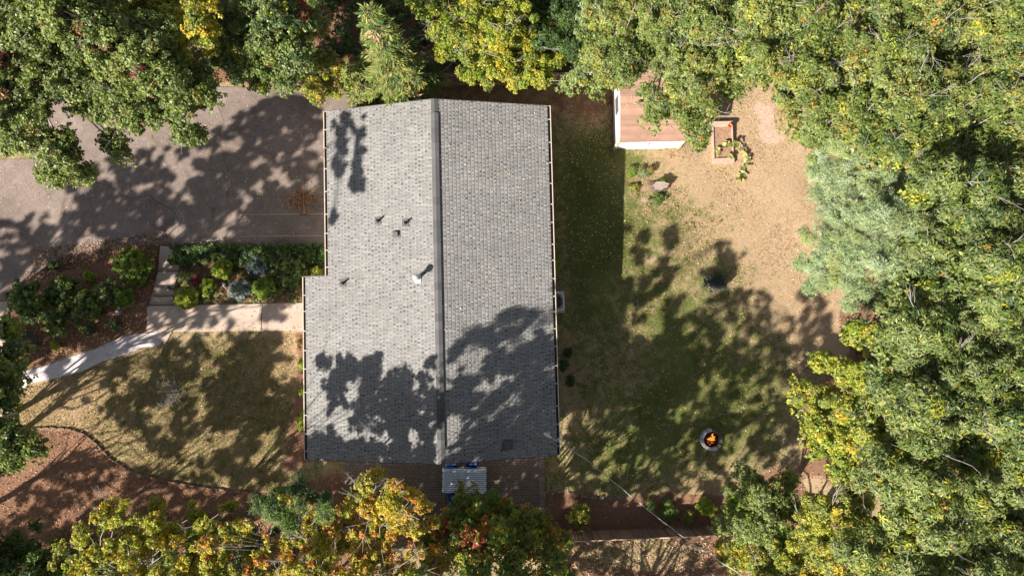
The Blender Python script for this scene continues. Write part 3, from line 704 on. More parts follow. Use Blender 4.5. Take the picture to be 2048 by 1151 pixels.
# ------------------------------------------------------------------ fire pit
q = G(1421, 877); fp = empty('fire_pit', q); tag(fp, 'round stone fire pit ring with a burning fire in the shaded lawn', 'fire pit')
R_ = .42
for k in range(12):
    a0, a1 = 2 * math.pi * k / 12 + .02, 2 * math.pi * (k + 1) / 12 - .02; mb = MB(); hgt = .24 + random.uniform(-.015, .015)
    if k in (2, 11): hgt = .16
    po = [((R_ + .06) * math.cos(a), (R_ + .06) * math.sin(a)) for a in np.linspace(a0, a1, 5)] + [((R_ - .07) * math.cos(a), (R_ - .07) * math.sin(a)) for a in np.linspace(a1, a0, 5)]
    mb.prism(po, -.05, hgt); mb.build('stone', M_STONE if k not in (0, 1, 2, 10, 11) else M_ROCK, fp)
mb = MB(); mb.lathe([(.36, .0), (.36, .03), (.2, .05), (0, .06)], sides=20); mb.build('ash', M_CHAR, fp)
for k in range(6):
    a_ = k * 1.05 + .3; mb = MB(); mb.tube([(.26 * math.cos(a_), .26 * math.sin(a_), .06), (-.05 * math.cos(a_), -.05 * math.sin(a_), .2)], .035, 7); mb.build('log', M_CHAR, fp)
fl = MB()
for (dx, dy, hh, r_) in ((0, 0, .5, .075), (.07, .04, .42, .055), (-.06, .02, .32, .055), (.03, .12, .42, .04), (.08, -.05, .25, .05), (-.11, -.04, .2, .04), (-.02, -.09, .22, .04), (.02, .19, .35, .022)):
    fl.tube([(dx + .03 * math.sin(s * 9 + dx * 20), dy + .035 * math.cos(s * 7 + dy * 30) + s * .1, .1 + hh * .75 * s) for s in np.linspace(0, 1, 8)], [r_ * f * .8 for f in (.7, 1, .95, .75, .55, .4, .22, .03)], 8)
f_ = fl.build('flame', M_FLAME, fp, smooth=True)
em = MB(); 
for k in range(60): a_ = random.uniform(0, 6.28); r_ = random.uniform(0, .2); em.box((r_ * math.cos(a_) - .04, r_ * math.sin(a_) - .05, .09 + random.uniform(0, .05)), (.02, .02, .02), a_)
emm = bpy.data.materials.new('ember'); emm.use_nodes = True; emm.node_tree.nodes['Principled BSDF'].inputs['Emission Color'].default_value = (1, .12, .01, 1); emm.node_tree.nodes['Principled BSDF'].inputs['Emission Strength'].default_value = .5; emm.node_tree.nodes['Principled BSDF'].inputs['Base Color'].default_value = (.05, .01, .01, 1)
em.build('embers', emm, fp)

# ------------------------------------------------------------------ raised bed, pot, stump, boulder, light
q = G(1443, 287); rbd = empty('raised_bed', q, .02); tag(rbd, 'long timber raised planter bed filled with soil on the sunny lawn', 'planter')
hx, hy = .44, .86
for s in (-1, 1):
    mb = MB(); mb.box((s * hx, 0, .12), (.06, hy * 2 - .2, .24), bev=.005); mb.build('side_board', M_WOOD, rbd)
    mb = MB(); mb.box((0, s * (hy - .01), .13), (hx * 2 + .1, .24, .26), bev=.008); mb.build('end_board', M_WOOD, rbd)
mb = MB(); mb.box((0, 0, .09), (hx * 2 - .06, hy * 2 - .25, .14)); mb.build('soil', M_SOIL, rbd)
q = P(1458, 253, tz(9.5, 8.6) + .28); mb = MB(); mb.lathe([(.06, 0), (.09, .14), (.1, .15), (.1, .18), (.08, .18), (.07, .1)], q, 16)
tag(mb.build('flower_pot', surf('orange_clay', (.5, .10, .04), (.65, .16, .06), 6, .7), smooth=True), 'small orange flower pot on the far right corner of the raised bed', 'pot')
q = G(1318, 374); st = empty('tree_stump', q); tag(st, 'weathered grey tree stump with a slanted top in the sunny lawn', 'stump')
mb = MB(); n = 22; vs = []; fs = []
for k, (r_, z_) in enumerate(((.36, -.05), (.28, .08), (.25, .25), (.24, .38))):
    for j_ in range(n):
        t_ = 2 * math.pi * j_ / n; rr = r_ * (1 + .22 * math.sin(3 * t_ + 1) * (1 - k * .2) + .1 * math.sin(7 * t_)); vs.append((rr * math.cos(t_) * 1.35, rr * math.sin(t_) * .8, z_ + (.12 * math.cos(t_) if k == 3 else 0)))
for k in range(3):
    for j_ in range(n): fs.append((k * n + j_, k * n + (j_ + 1) % n, (k + 1) * n + (j_ + 1) % n, (k + 1) * n + j_))
mb.add(vs, fs); mb.build('bark', M_BARKD, st)
mb = MB(); mb.add(vs[3 * n:] + [(0, 0, .37)], [(j_, (j_ + 1) % n, n) for j_ in range(n)]); mb.build('cut_face', surf('cut_wood', (.17, .13, .11), (.30, .24, .2), 9, .9, .5, .01, fine=50), st)
def rock(name, q, r, sz, mat, seed, lab=None, cat=None, group=None, rz=0):
    bm = bmesh.new(); bmesh.ops.create_icosphere(bm, subdivisions=3, radius=1); rnd = random.Random(seed)
    dirs = [(Vector((rnd.gauss(0, 1), rnd.gauss(0, 1), rnd.gauss(0, 1))).normalized(), rnd.uniform(.55, .95)) for _ in range(14)]
    for v in bm.verts:
        for d, c_ in dirs:
            k = v.co.dot(d)
            if k > c_: v.co -= d * (k - c_)
        v.co = Vector((v.co.x * r, v.co.y * r * sz[0], v.co.z * r * sz[1]))
    me = bpy.data.meshes.new(name); bm.to_mesh(me); bm.free(); me.materials.append(mat); o = bpy.data.objects.new(name, me); col.objects.link(o); o.location = q; o.rotation_euler.z = rz
    if lab: tag(o, lab, cat, group)
    return o
rock('boulder', G(44, 677, .1), .98, (.42, .38), M_ROCK, 3, 'broad flat mossy boulder in the mulch bed beside the pale path', 'boulder', rz=-.12)
rock('garden_rock', G(238, 625, .05), .16, (.8, .6), M_STONE, 5, 'fist sized grey rock in the mulch left of the steps', 'rock')
rock('garden_rock', G(449, 570, .06), .2, (.5, .5), M_STONE, 6, 'narrow pale rock between the round green shrubs', 'rock', rz=-.9)
rock('garden_rock', G(1395, 1093, .02), .2, (.6, .4), M_ROCK, 8, 'pale flat rock in the litter outside the lower fence', 'rock')
q = G(349, 578); pl_ = empty('path_light', q); tag(pl_, 'black garden path light standing beside the steps', 'light')
mb = MB(); mb.tube([(0, 0, -.1), (0, 0, .5)], .018, 8); mb.build('stake', M_BLACK, pl_)
mb = MB(); mb.lathe([(.05, .4), (.055, .5), (.11, .5), (.09, .56), (.02, .6)], sides=12); mb.build('lamp_shade', M_BLACK, pl_)
# rake on the driveway, lying with its head towards the steps side
q0, q1 = G(609, 429, .06), G(607, 374, .04); rk = empty('rake', q0); tag(rk, 'wooden handled rake lying on the driveway in a drift of brown leaves', 'rake')
mb = MB(); mb.tube([(0, 0, .02), q1 - q0], .016, 7); mb.build('handle', surf('orange_wood', (.36, .17, .08), (.5, .26, .14), 9, .7), rk)
mb = MB(); mb.box((0, 0, 0), (.42, .04, .04), bev=.005)
for k in range(14): mb.tube([(-.2 + k * .031, 0, 0), (-.2 + k * .031, -.03, -.05)], .005, 4)
mb.build('head', surf('rusty_metal', (.12, .05, .03), (.2, .08, .05), 9, .8), rk)

# ------------------------------------------------------------------ fences
def fence(name, a, b_, hgt, seedc, lab, base=None):
    e = empty(name, a); tag(e, lab, 'fence'); d = b_ - a; L = Vector((d.x, d.y)).length; ang = math.atan2(d.y, d.x)
    n = int(L / .145); mb = MB(); dirv = Vector((math.cos(ang), math.sin(ang), 0)); nv = Vector((-dirv.y, dirv.x, 0))
    for k in range(n):
        p = dirv * (k + .5) * .145; z0 = tz(a.x + p.x, a.y + p.y) - a.z; g = random.uniform(.7, 1.2); mb.cur = tuple(c_ * g for c_ in seedc)
        mb.box((p.x, p.y, z0 + hgt / 2 + random.uniform(-.015, .015)), (.135, .02, hgt), ang + random.uniform(-.02, .02))
    mb.build('board_panel', M_FENCE, e, colors=True)
    for zz in (.3, hgt - .12):
        mb = MB(); pr = [dirv * s - nv * .035 + Vector((0, 0, tz(a.x + dirv.x * s, a.y + dirv.y * s) - a.z + zz)) for s in np.linspace(0, L, 30)]
        mb.tube(pr, .045, 4); mb.build('rail', M_WOOD, e)
    mb0 = MB(); mb0.box((0, 0, hgt / 2), (.1, .1, hgt + .12)); post = mb0.build('post', M_WOOD, e); k = 0; first = True
    while k < L:
        o = post if first else post.copy()
        if not first: col.objects.link(o); o.parent = e
        first = False; p = dirv * k - nv * .1; o.location = (p.x, p.y, tz(a.x + p.x, a.y + p.y) - a.z); k += 2.4
fence('wooden_fence', G(620, 1083), G(1560, 1046), 1.25, (.22, .15, .11), 'low brown board fence behind the lower planting bed')
fence('wooden_fence', G(660, 172), G(1300, 166), 1.5, (.36, .22, .16), 'reddish board fence behind the house beneath hanging vines')

# ------------------------------------------------------------------ edging stones
def along(pts, step):
    w_ = [G(*p) for p in pts]; out = []; acc = 0
    for k in range(len(w_) - 1):
        d = w_[k + 1] - w_[k]; L = d.length
        while acc < L: out.append((w_[k] + d * (acc / L), math.atan2(d.y, d.x))); acc += step
        acc -= L
    return out
eb = MB(); eb.box((0, 0, .03), (.31, .08, .11), bev=.02); proto = None
for k, (q, a_) in enumerate(along([(62, 856), (105, 854), (145, 858), (172, 868), (196, 888), (222, 916), (255, 938), (290, 950), (340, 962), (400, 972), (460, 980), (520, 986)], .34)):
    if proto is None: proto = eb.build('edging_stone', surf('edging_block', (.13, .085, .06), (.24, .16, .115), 4, .9)); o = proto
    else: o = proto.copy(); col.objects.link(o)
    o.location = q + Vector((0, 0, random.uniform(-.02, .02))); o.rotation_euler = (random.uniform(-.08, .08), 0, a_ + random.uniform(-.1, .1)); o.scale = (random.uniform(.85, 1.05), random.uniform(.8, 1.2), 1)
    tag(o, 'one of the small brown edging blocks curving between the front lawn and mulch', 'edging stone', 'edging blocks along the front lawn')
proto = None
for k, (q, a_) in enumerate(along([(1090, 990), (1120, 983), (1150, 986), (1180, 993), (1215, 996), (1250, 996)], .36)):
    if proto is None: proto = rock('edging_rock', q, .13, (.6, .5), M_ROCK2, 21); o = proto
    else: o = proto.copy(); col.objects.link(o)
    o.location = q + Vector((0, random.uniform(-.05, .05), .02)); o.rotation_euler = (0, 0, random.uniform(0, 6)); o.scale = [random.uniform(.7, 1.2)] * 3
    tag(o, 'one of the rough grey rocks lining the lower bed beside the patio', 'edging rock', 'rocks lining the lower bed')

def pts_in(poly_px, n, world=False):
    poly = poly_px if world else wpoly(poly_px); xs_ = [p[0] for p in poly]; ys_ = [p[1] for p in poly]; out = np.zeros((0, 2))
    while len(out) < n:
        q = np.stack([RNG.uniform(min(xs_), max(xs_), n * 2), RNG.uniform(min(ys_), max(ys_), n * 2)], 1); out = np.concatenate([out, q[inpoly(q[:, 0], q[:, 1], poly)]])
    return out[:n]
def vnoise(x, y, sc, seed):
    r = np.random.default_rng(seed).random((64, 64)); x = x / sc + 31.3; y = y / sc + 17.7; xi = np.floor(x).astype(int); yi = np.floor(y).astype(int); fx, fy = x - xi, y - yi
    fx = fx * fx * (3 - 2 * fx); fy = fy * fy * (3 - 2 * fy); g = lambda a, b: r[a % 64, b % 64]
    return (g(xi, yi) * (1 - fx) + g(xi + 1, yi) * fx) * (1 - fy) + (g(xi, yi + 1) * (1 - fx) + g(xi + 1, yi + 1) * fx) * fy
# ------------------------------------------------------------------ foliage
def mass_points(parts, seed):
    PT, RD = [], []
    for k, (poly, zs, hr, fill, cr) in enumerate(parts):
        wp = wpoly(poly) if zs is None else [(P(a, b, zs).x, P(a, b, zs).y) for a, b in poly]
        A = abs(sum(wp[q][0] * wp[(q + 1) % len(wp)][1] - wp[(q + 1) % len(wp)][0] * wp[q][1] for q in range(len(wp)))) / 2
        n = int(A * (1.9 if fill < .9 else 4.2) / (cr * cr * 3.14)); a = pts_in(wp, n, True); sx_ = seed * 10 + k
        v = .36 * vnoise(a[:, 0], a[:, 1], 1.15, sx_) + .34 * vnoise(a[:, 0], a[:, 1], .5, sx_ + 1) + .3 * vnoise(a[:, 0], a[:, 1], .28, sx_ + 2)
        a = a[v <= np.quantile(v, fill)]; z0 = TZ(a[:, 0], a[:, 1]) if zs is None else np.full(len(a), zs)
        h = hr[0] + (hr[1] - hr[0]) * np.clip(vnoise(a[:, 0], a[:, 1], 2.0, sx_ + 5) + RNG.normal(size=len(a)) * .08, 0, 1)
        t = (h - z0) / to_sun.z; p = np.stack([a[:, 0] + to_sun.x * t, a[:, 1] + to_sun.y * t, h], 1); PT.append(p); RD.append(np.full(len(a), cr) * RNG.uniform(.6, 1.3, len(a)))
    PT = np.concatenate(PT); RD = np.concatenate(RD); mean = PT.mean(0)
    return PT, RD, mean
def unit(v): return v / np.maximum(np.linalg.norm(v, axis=-1, keepdims=True), 1e-9)
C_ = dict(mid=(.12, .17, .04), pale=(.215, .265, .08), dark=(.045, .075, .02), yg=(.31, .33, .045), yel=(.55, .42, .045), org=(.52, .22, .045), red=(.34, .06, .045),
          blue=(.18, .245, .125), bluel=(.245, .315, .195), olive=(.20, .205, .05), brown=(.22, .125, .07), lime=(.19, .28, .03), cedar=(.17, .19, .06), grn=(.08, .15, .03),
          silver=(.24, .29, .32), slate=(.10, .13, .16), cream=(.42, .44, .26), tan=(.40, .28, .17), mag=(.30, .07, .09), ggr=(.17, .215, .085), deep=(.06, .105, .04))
for _k in C_: C_[_k] = tuple(min(.85, c * f_) for c, f_ in zip(C_[_k], (1.3, 1.26, 1.2))) if _k not in ('red', 'mag', 'org', 'yel') else tuple(min(.8, c * 1.1) for c in C_[_k])
STY = dict(
    broad=dict(L=.098, W=.068, K=32, q=5, droop=.15, jit=.45, fold=.12, mat=M_LEAF, rs=.33),
    small=dict(L=.074, W=.052, K=42, q=5, droop=.1, jit=.5, fold=.12, mat=M_LEAF, rs=.28),
    oak=dict(L=.112, W=.046, K=34, q=6, droop=.12, jit=.35, fold=.15, mat=M_LEAF, rs=.33),
    whorl=dict(L=.145, W=.044, K=26, q=7, droop=.22, jit=.22, fold=.18, mat=M_LEAF, rs=.36),
    needle=dict(L=.12, W=.016, K=40, q=12, droop=-.3, jit=.35, fold=.0, mat=M_NEEDLE, rs=.33),
    spray=dict(L=.24, W=.045, K=15, q=7, droop=.15, jit=.3, fold=.05, mat=M_NEEDLE, rs=.3),
    shade=dict(L=.12, W=.09, K=13, q=5, droop=.15, jit=.6, fold=.12, mat=M_LEAF, rs=.2),
    fill=dict(L=.12, W=.09, K=26, q=5, droop=.15, jit=.5, fold=.12, mat=M_LEAF, rs=.5),
    fine=dict(L=.06, W=.03, K=22, q=6, droop=-.1, jit=.5, fold=.1, mat=M_LEAF, rs=.12),
    hosta=dict(L=.2, W=.12, K=3, q=6, droop=.25, jit=.3, fold=.15, mat=M_LEAF, rs=.18),
    shrubleaf=dict(L=.1, W=.065, K=10, q=5, droop=.15, jit=.45, fold=.12, mat=M_LEAF, rs=.16))
def leaf_arrays(C, N, D, L, W, fold):
    N = unit(N); D = unit(D - N * (D * N).sum(-1, keepdims=True)); S = np.cross(N, D)
    a = C - D * L * .5; b = C + D * L * .5 - N * L * .12; l = C + S * W * .5 + N * W * fold - D * L * .05; r = C - S * W * .5 + N * W * fold - D * L * .05
    V = np.stack([a, r, b, l], 1).reshape(-1, 3); n = len(C); k = np.arange(n) * 4
    F = np.stack([np.stack([k, k + 1, k + 2], 1), np.stack([k, k + 2, k + 3], 1)], 1).reshape(-1, 3)
    return V, F
def foliage(name, SC, SO, SR, pal, sty, parent, scale=1.0, tone=None, dens=1.0):
    s = STY[sty]; K = max(1, int(s['K'] * dens)); q = s['q']; m = len(SC)
    keys = [k for k, _ in pal]; wts = np.array([v for _, v in pal], float); wts /= wts.sum(); PC = np.array([C_[k] for k in keys])
    wm = np.where(wts * sum(v for _, v in pal) >= .4, wts, 0); wm /= wm.sum(); ci = RNG.choice(len(keys), m, p=wm) if tone is None else tone
    off = RNG.normal(size=(m, K, 3)); off = unit(off) * (RNG.random((m, K, 1)) ** .45) * np.array([1, 1, .62])
    RC = SC[:, None] + off * SR[:, None, None]
    RN = unit(SO[:, None] * .45 + unit(off) * .5 + np.array([0, 0, .75]) + RNG.normal(size=(m, K, 3)) * .28)
    cj = np.repeat(ci[:, None], K, 1); dev = RNG.random((m, K)) < .16; cj = np.where(dev, RNG.choice(len(keys), (m, K), p=wts), cj)
    RC = RC.reshape(-1, 3); RN = RN.reshape(-1, 3); cj = cj.ravel(); n = len(RC)
    T1 = unit(np.cross(RN, RNG.normal(size=(n, 3)))); T2 = np.cross(RN, T1)
    th = (np.arange(q) * 2 * math.pi / q)[None] + RNG.normal(size=(n, q)) * .3
    D = T1[:, None] * np.cos(th)[..., None] + T2[:, None] * np.sin(th)[..., None] - RN[:, None] * s['droop'] + RNG.normal(size=(n, q, 3)) * s['jit'] * .4
    D = unit(D); L = s['L'] * scale * RNG.uniform(.7, 1.25, (n, q, 1)); W = s['W'] * scale * RNG.uniform(.8, 1.2, (n, q, 1))
    Cc = RC[:, None] + D * L * .55; N = RN[:, None] + D * s['droop'] + RNG.normal(size=(n, q, 3)) * s['jit']
    V, F = leaf_arrays(Cc.reshape(-1, 3), N.reshape(-1, 3), D.reshape(-1, 3), L.reshape(-1, 1), W.reshape(-1, 1), s['fold'])
    cl2 = np.repeat(cj[:, None], q, 1); dv = RNG.random((n, q)) < .25; cl2 = np.where(dv, RNG.choice(len(keys), (n, q), p=wts), cl2)
    base = PC[cl2] * RNG.uniform(.8, 1.2, (n, q, 1)) * RNG.uniform(.9, 1.1, (n, 1, 1)) * np.array([1, 1, 1]) * (1 + RNG.normal(size=(n, q, 3)) * .06)
    col_ = np.repeat(np.clip(base.reshape(-1, 3), 0, 1), 2, 0)
    return mesh_arrays(name, V, F, s['mat'], parent, col_)
def subs_for(blobs, rs, cover=2.6, lo=-.25, tl=.13):
    SC, SO, SR, BI = [], [], [], []
    for bi, (c, r, sq) in enumerate(blobs):
        m = max(2, int(cover * (r / rs) ** 2)); z = RNG.uniform(lo, 1, m); t = RNG.uniform(0, 2 * math.pi, m); h = np.sqrt(1 - z * z)
        o = np.stack([h * np.cos(t), h * np.sin(t), z], 1); tail = RNG.random(m) < tl; rr = np.maximum(r - rs * .75, .05) * np.where(tail, RNG.uniform(1.1, 1.55, m), RNG.uniform(.45, 1.05, m))[:, None]
        SC.append(np.array(c)[None] + o * rr * np.array([1, 1, sq])); SO.append(o); SR.append(rs * np.where(tail, RNG.uniform(.4, .75, m), RNG.uniform(.65, 1.2, m))); BI += [bi] * m
    return np.concatenate(SC), np.concatenate(SO), np.concatenate(SR), np.array(BI)
def limb(mb, a, b, r0, r1, sides=6, wob=.12, n=5, sag=0.0):
    a, b = Vector(a), Vector(b); L = (b - a).length; pts = []; rad = []
    for k in range(n + 1):
        t = k / n; p = a.lerp(b, t) + Vector((random.uniform(-1, 1), random.uniform(-1, 1), random.uniform(-.6, .6))) * wob * L * .35 * math.sin(math.pi * t)
        p.z -= sag * L * t * (1 - t); pts.append(p); rad.append(r0 + (r1 - r0) * t)
    mb.tube(pts, rad, sides, cap=False); return pts
def make_tree(name, base, blobs, pal, sty, label, cat='tree', group=None, bark=None, bare=0, tw=True, tr=.16, cover=3.6, scale=1.0, dens=1.0, spots=None, sq=.7, kname='crown', lean=None, holes=0, fillin=True, tl=.13, extra=None):
    """base: Vector on the ground; blobs: (px,py,height,radius px) seen in the crown or (Vector, r)"""
    B = []
    for bl in blobs:
        if len(bl) == 4: px, py, h, rp = bl; j_ = .4 if h < 8.6 else .75; h = h + random.uniform(-j_, j_); rp2 = rp * random.uniform(.95, 1.18); B.append((P(px, py, h), rp2 * (CAM_H - h) / FPX, sq))
        else: B.append((bl[0], bl[1], sq))
    root = empty(name, base); tag(root, label, cat, group)
    mean = sum((b[0] for b in B), Vector()) / len(B); hmin = min(b[0].z for b in B); off = Vector(base)
    mb = MB(); fork = Vector((base.x + (mean.x - base.x) * .35, base.y + (mean.y - base.y) * .35, base.z + (hmin - base.z) * .5)) if lean is None else lean
    trunk = limb(mb, Vector((0, 0, -.4)), fork - off, tr, tr * .6, 9, .08, 6)
    for c, r, _ in B:
        s0 = trunk[random.choice((3, 4, 5, 6))]; mid = (s0 + (c - off)) / 2 + Vector((0, 0, .15 * (c.z - base.z)))
        l1 = limb(mb, s0, mid, tr * .3, tr * .17, 6, .15, 4); limb(mb, mid, c - off - Vector((0, 0, r * .3)), tr * .17, tr * .08, 5, .15, 4)
    s = STY[sty]; SC, SO, SR, BI = subs_for(B, s['rs'] * min(1.0, scale * 1.1), cover, tl=tl)
    if hmin > 4.5 and fillin and sty != 'needle':
        FB = [(c + Vector((0, 0, -r * .9)), r * 1.05, .5) for c, r, _ in B]; fs_ = subs_for(FB, .5, 1.5); foliage('inner_foliage', fs_[0] - np.array(off)[None], fs_[1], fs_[2], pal, 'fill', root, 1.0, None, 1.0)
    if extra:
        EP, ER, _ = mass_points(extra, 100 + len(B)); EP = EP[EP[:, 2] > 0]; foliage('outer_foliage', EP - np.array(off)[None], np.tile([0, 0, 1.0], (len(EP), 1)), ER, pal, sty, root, 1.25, None, .3)
        for e_ in RNG.choice(len(EP), min(150, len(EP)), replace=False):
            d_ = [(Vector(EP[e_]) - b[0]).length for b in B]; limb(mb, B[int(np.argmin(d_))][0] - off, Vector(EP[e_]) - off, .014, .005, 3, .2, 3)
    if tw:
        for k in range(len(SC)):
            c = B[BI[k]][0]; limb(mb, c - off - Vector((0, 0, B[BI[k]][1] * .3)), Vector(SC[k]) - off, tr * .11, .008, 4, .2, 3)
    nb = int(len(SC) * bare)
    for k in range(nb):          # bare twig fans that stick out of the leaves
        i_ = random.randrange(len(SC)); o = Vector(SO[i_]); s0 = Vector(SC[i_]) - off - o * .15
        t1 = s0 + (o + Vector((random.uniform(-.5, .5), random.uniform(-.5, .5), .5))).normalized() * random.uniform(.5, 1.1)
        l1 = limb(mb, s0, t1, .014, .006, 4, .16, 4)
        for _ in range(4):
            q0_ = l1[random.randrange(1, 5)]; limb(mb, q0_, q0_ + (o + Vector((random.uniform(-1, 1), random.uniform(-1, 1), random.uniform(0, .7)))).normalized() * random.uniform(.2, .5), .007, .004, 3, .16, 3)
    mb.build('trunk', bark or M_BARK, root, smooth=True)
    if holes:
        v = vnoise(SC[:, 0] + SC[:, 2] * .7, SC[:, 1] + SC[:, 2] * .5, .7, len(SC)); kp = v > np.quantile(v, holes); SC, SO, SR = SC[kp], SO[kp], SR[kp]
    tone = None
    if spots:                     # colour patches: (px,py,r px, palette key) at crown height
        keys = [k for k, _ in pal]; wts = np.array([v for _, v in pal], float); wts = np.where(wts >= .4, wts, 0); wts /= wts.sum(); tone = RNG.choice(len(keys), len(SC), p=wts)
        for px, py, rp, key in spots:
            for k in range(len(SC)):
                z = SC[k][2]; p = P(px, py, z)
                if math.hypot(SC[k][0] - p.x, SC[k][1] - p.y) < rp * (CAM_H - z) / FPX: tone[k] = keys.index(key)
    foliage(kname, SC - np.array(off)[None], SO, SR, pal, sty, root, scale, tone, dens)
    return root
def shrub(name, px, py, rp, hgt, pal, sty, label, group=None, dens=1.0, scale=1.0, ry=1.0, cat='shrub', cover=2.4, stems=6, q=None):
    g = q or G(px, py); r = rp * (CAM_H - g.z - hgt * .5) / FPX
    c = P(px, py, g.z + hgt * .55) if q is None else q + Vector((0, 0, hgt * .55)); base = Vector((c.x, c.y, tz(c.x, c.y))); root = empty(name, base); tag(root, label, cat, group)
    s = STY[sty]; rs = min(s['rs'], r * .5); SC, SO, SR, BI = subs_for([(Vector((0, 0, hgt * .5)), r, (hgt * .55) / r)], rs, cover, -.4, .0 if name == 'ball_shrub' else .08)
    SC[:, 1] *= ry; mb = MB()
    for k in range(stems): i_ = random.randrange(len(SC)); limb(mb, (0, 0, -.03), SC[i_], .014, .005, 4, .2, 3)
    mb.build('stem', M_BARKD, root); foliage('foliage', SC, SO, SR, pal, sty, root, scale, None, dens)
    return root

# --- trees along the top of the picture
make_tree('oak_tree', G(60, 60), [(-40, 40, 9, 90), (40, 50, 10, 85), (130, 40, 10, 80), (210, 70, 10, 75), (270, 120, 9.5, 66), (40, 150, 9.5, 72), (120, 150, 9.3, 66), (190, 165, 9, 58), (250, 190, 8.8, 46), (320, 160, 8.7, 52), (390, 165, 8, 46), (350, 200, 8.2, 40), (410, 190, 8, 24),
    (300, 228, 8, 34), (364, 258, 7.6, 38), (385, 268, 7.5, 22), (226, 282, 7.6, 38), (232, 302, 7.5, 22), (262, 232, 8, 36), (200, 215, 8.5, 34), (168, 205, 8.5, 28), (112, 290, 8, 48), (122, 335, 7.8, 42), (160, 352, 7.6, 18), (90, 345, 7.8, 24), (35, 235, 9, 52), (25, 275, 8, 40), (60, 215, 9, 40), (70, -60, 10, 90), (-60, 150, 9.5, 80), (190, -30, 10, 80), (290, 70, 9, 50), (340, 120, 8.5, 46)],
    [('mid', 3.6), ('pale', 4.4), ('dark', .5), ('ggr', 3.4), ('olive', .6), ('mag', .05), ('brown', .12)], 'broad', 'large green oak leaning over the upper left end of the driveway', bare=.05, tr=.26,
    spots=[(207, 100, 16, 'mag'), (258, 130, 13, 'mag'), (5, 120, 22, 'mag'), (160, 62, 18, 'brown'), (10, 190, 14, 'mag')])
make_tree('maple_tree', G(330, -20), [(300, 20, 8, 55), (350, 50, 8.5, 50), (400, 30, 9, 45), (420, 70, 8.5, 35), (370, -40, 9, 60), (330, 90, 7.5, 40)], [('yg', 3), ('yel', 1), ('olive', 2), ('mid', 2), ('lime', 1)], 'broad',
    'yellow green maple with a bright yellow top at the upper edge left of the house', spots=[(410, 20, 24, 'yel'), (405, 55, 18, 'yel'), (360, 35, 15, 'yel')], tr=.2)
make_tree('green_tree', G(520, 20), [(480, 50, 8, 55), (550, 40, 8.5, 58), (530, 110, 8, 50), (590, 100, 8, 48), (470, 130, 7.5, 42), (570, 155, 7, 34), (510, 160, 7, 30), (600, 30, 8, 45), (500, -40, 9, 70), (440, 100, 7, 35)],
    [('mid', 3), ('deep', 3), ('ggr', 2), ('pale', 1), ('yg', .5), ('red', .06)], 'broad', 'dark blue green broadleaf tree above the driveway, left of the evergreen', spots=[(605, 20, 24, 'red'), (598, 60, 12, 'yg')], tr=.2)
make_tree('yellowing_tree', G(650, 90), [(640, 60, 6, 30), (650, 120, 5, 34), (620, 150, 4.5, 30), (660, 170, 4, 30), (625, 185, 3, 26), (690, 150, 4, 28), (600, 120, 5, 28), (636, 200, 2.6, 16)],
    [('yg', 2), ('yel', 1), ('mid', 2), ('olive', 2), ('tan', .8), ('lime', 1)], 'small', 'small yellowing tree tangled with vines at the upper left roof corner', tr=.06, bare=0, bark=M_BARKD)

def conifer(px, py, hgt, lab, R=2.0, tiers=15, pal=None, gx=None):
    top = P(px, py, hgt); base = G(*(gx or (px, py))); base = Vector((top.x, top.y, tz(top.x, top.y)))
    root = empty('evergreen_tree', base); tag(root, lab, 'tree'); mb = MB(); mb.tube([(0, 0, -.3), (0, 0, hgt - base.z)], [.16, .015], 8); SC, SO, SR = [], [], []
    for k in range(tiers):
        z = (hgt - base.z) * (1 - .82 * (k + .3) / tiers); Lr = R * ((k + .8) / tiers) ** .75; nb = 6 if k > 2 else 4
        for b in range(nb):
            a = 2 * math.pi * b / nb + k * .7 + random.uniform(-.3, .3); L = Lr * random.uniform(.6, 1.15); d = Vector((math.cos(a), math.sin(a), 0)); n = max(2, int(L / .2))
            pts = [d * L * t + Vector((0, 0, z - .35 * L * t * t)) for t in np.linspace(0, 1, n + 1)]
            mb.tube(pts, [max(.005, .03 * (1 - t)) for t in np.linspace(0, 1, n + 1)], 4, cap=False)
            for i_, p in enumerate(pts[1:]):
                t = (i_ + 1) / n; SC.append(p); SO.append(d + Vector((0, 0, -.2))); SR.append(.10 + .13 * (1 - t))
    mb.build('trunk', M_BARKD, root)
    SC, SO, SR = np.array(SC), np.array(SO), np.array(SR); m = len(SC); K = 7; q = 7
    dd = SO / np.linalg.norm(SO, axis=1, keepdims=True); side = unit(np.cross(dd, np.array([0, 0, 1.0])))
    pal = pal or [('cedar', 3), ('mid', 2), ('deep', 1.2), ('olive', .8), ('tan', .12)]
    keys = [k for k, _ in pal]; w_ = np.array([v for _, v in pal], float); w_ /= w_.sum(); PC = np.array([C_[k] for k in keys])
    n = m * 22; idx = np.repeat(np.arange(m), 22); sg = np.where(RNG.random(n) < .5, -1, 1)[:, None]
    D = unit(dd[idx] * RNG.uniform(.4, 1.2, (n, 1)) + side[idx] * sg * RNG.uniform(.2, 1.1, (n, 1)) + np.array([0, 0, -.1]) + RNG.normal(size=(n, 3)) * .12)
    L = RNG.uniform(.12, .28, (n, 1)); Cc = SC[idx] + dd[idx] * RNG.uniform(-.1, .12, (n, 1)) + side[idx] * sg * RNG.uniform(0, 1, (n, 1)) * SR[idx][:, None] + D * L * .4 + RNG.normal(size=(n, 3)) * .02
    V, F = leaf_arrays(Cc, np.array([0, 0, 1.0]) + RNG.normal(size=(n, 3)) * .35, D, L, L * .22, .05)
    cc = PC[RNG.choice(len(keys), m, p=w_)][idx] * RNG.uniform(.75, 1.25, (n, 1)); mesh_arrays('crown', V, F, M_NEEDLE, root, np.repeat(np.clip(cc, 0, 1), 2, 0)); return root
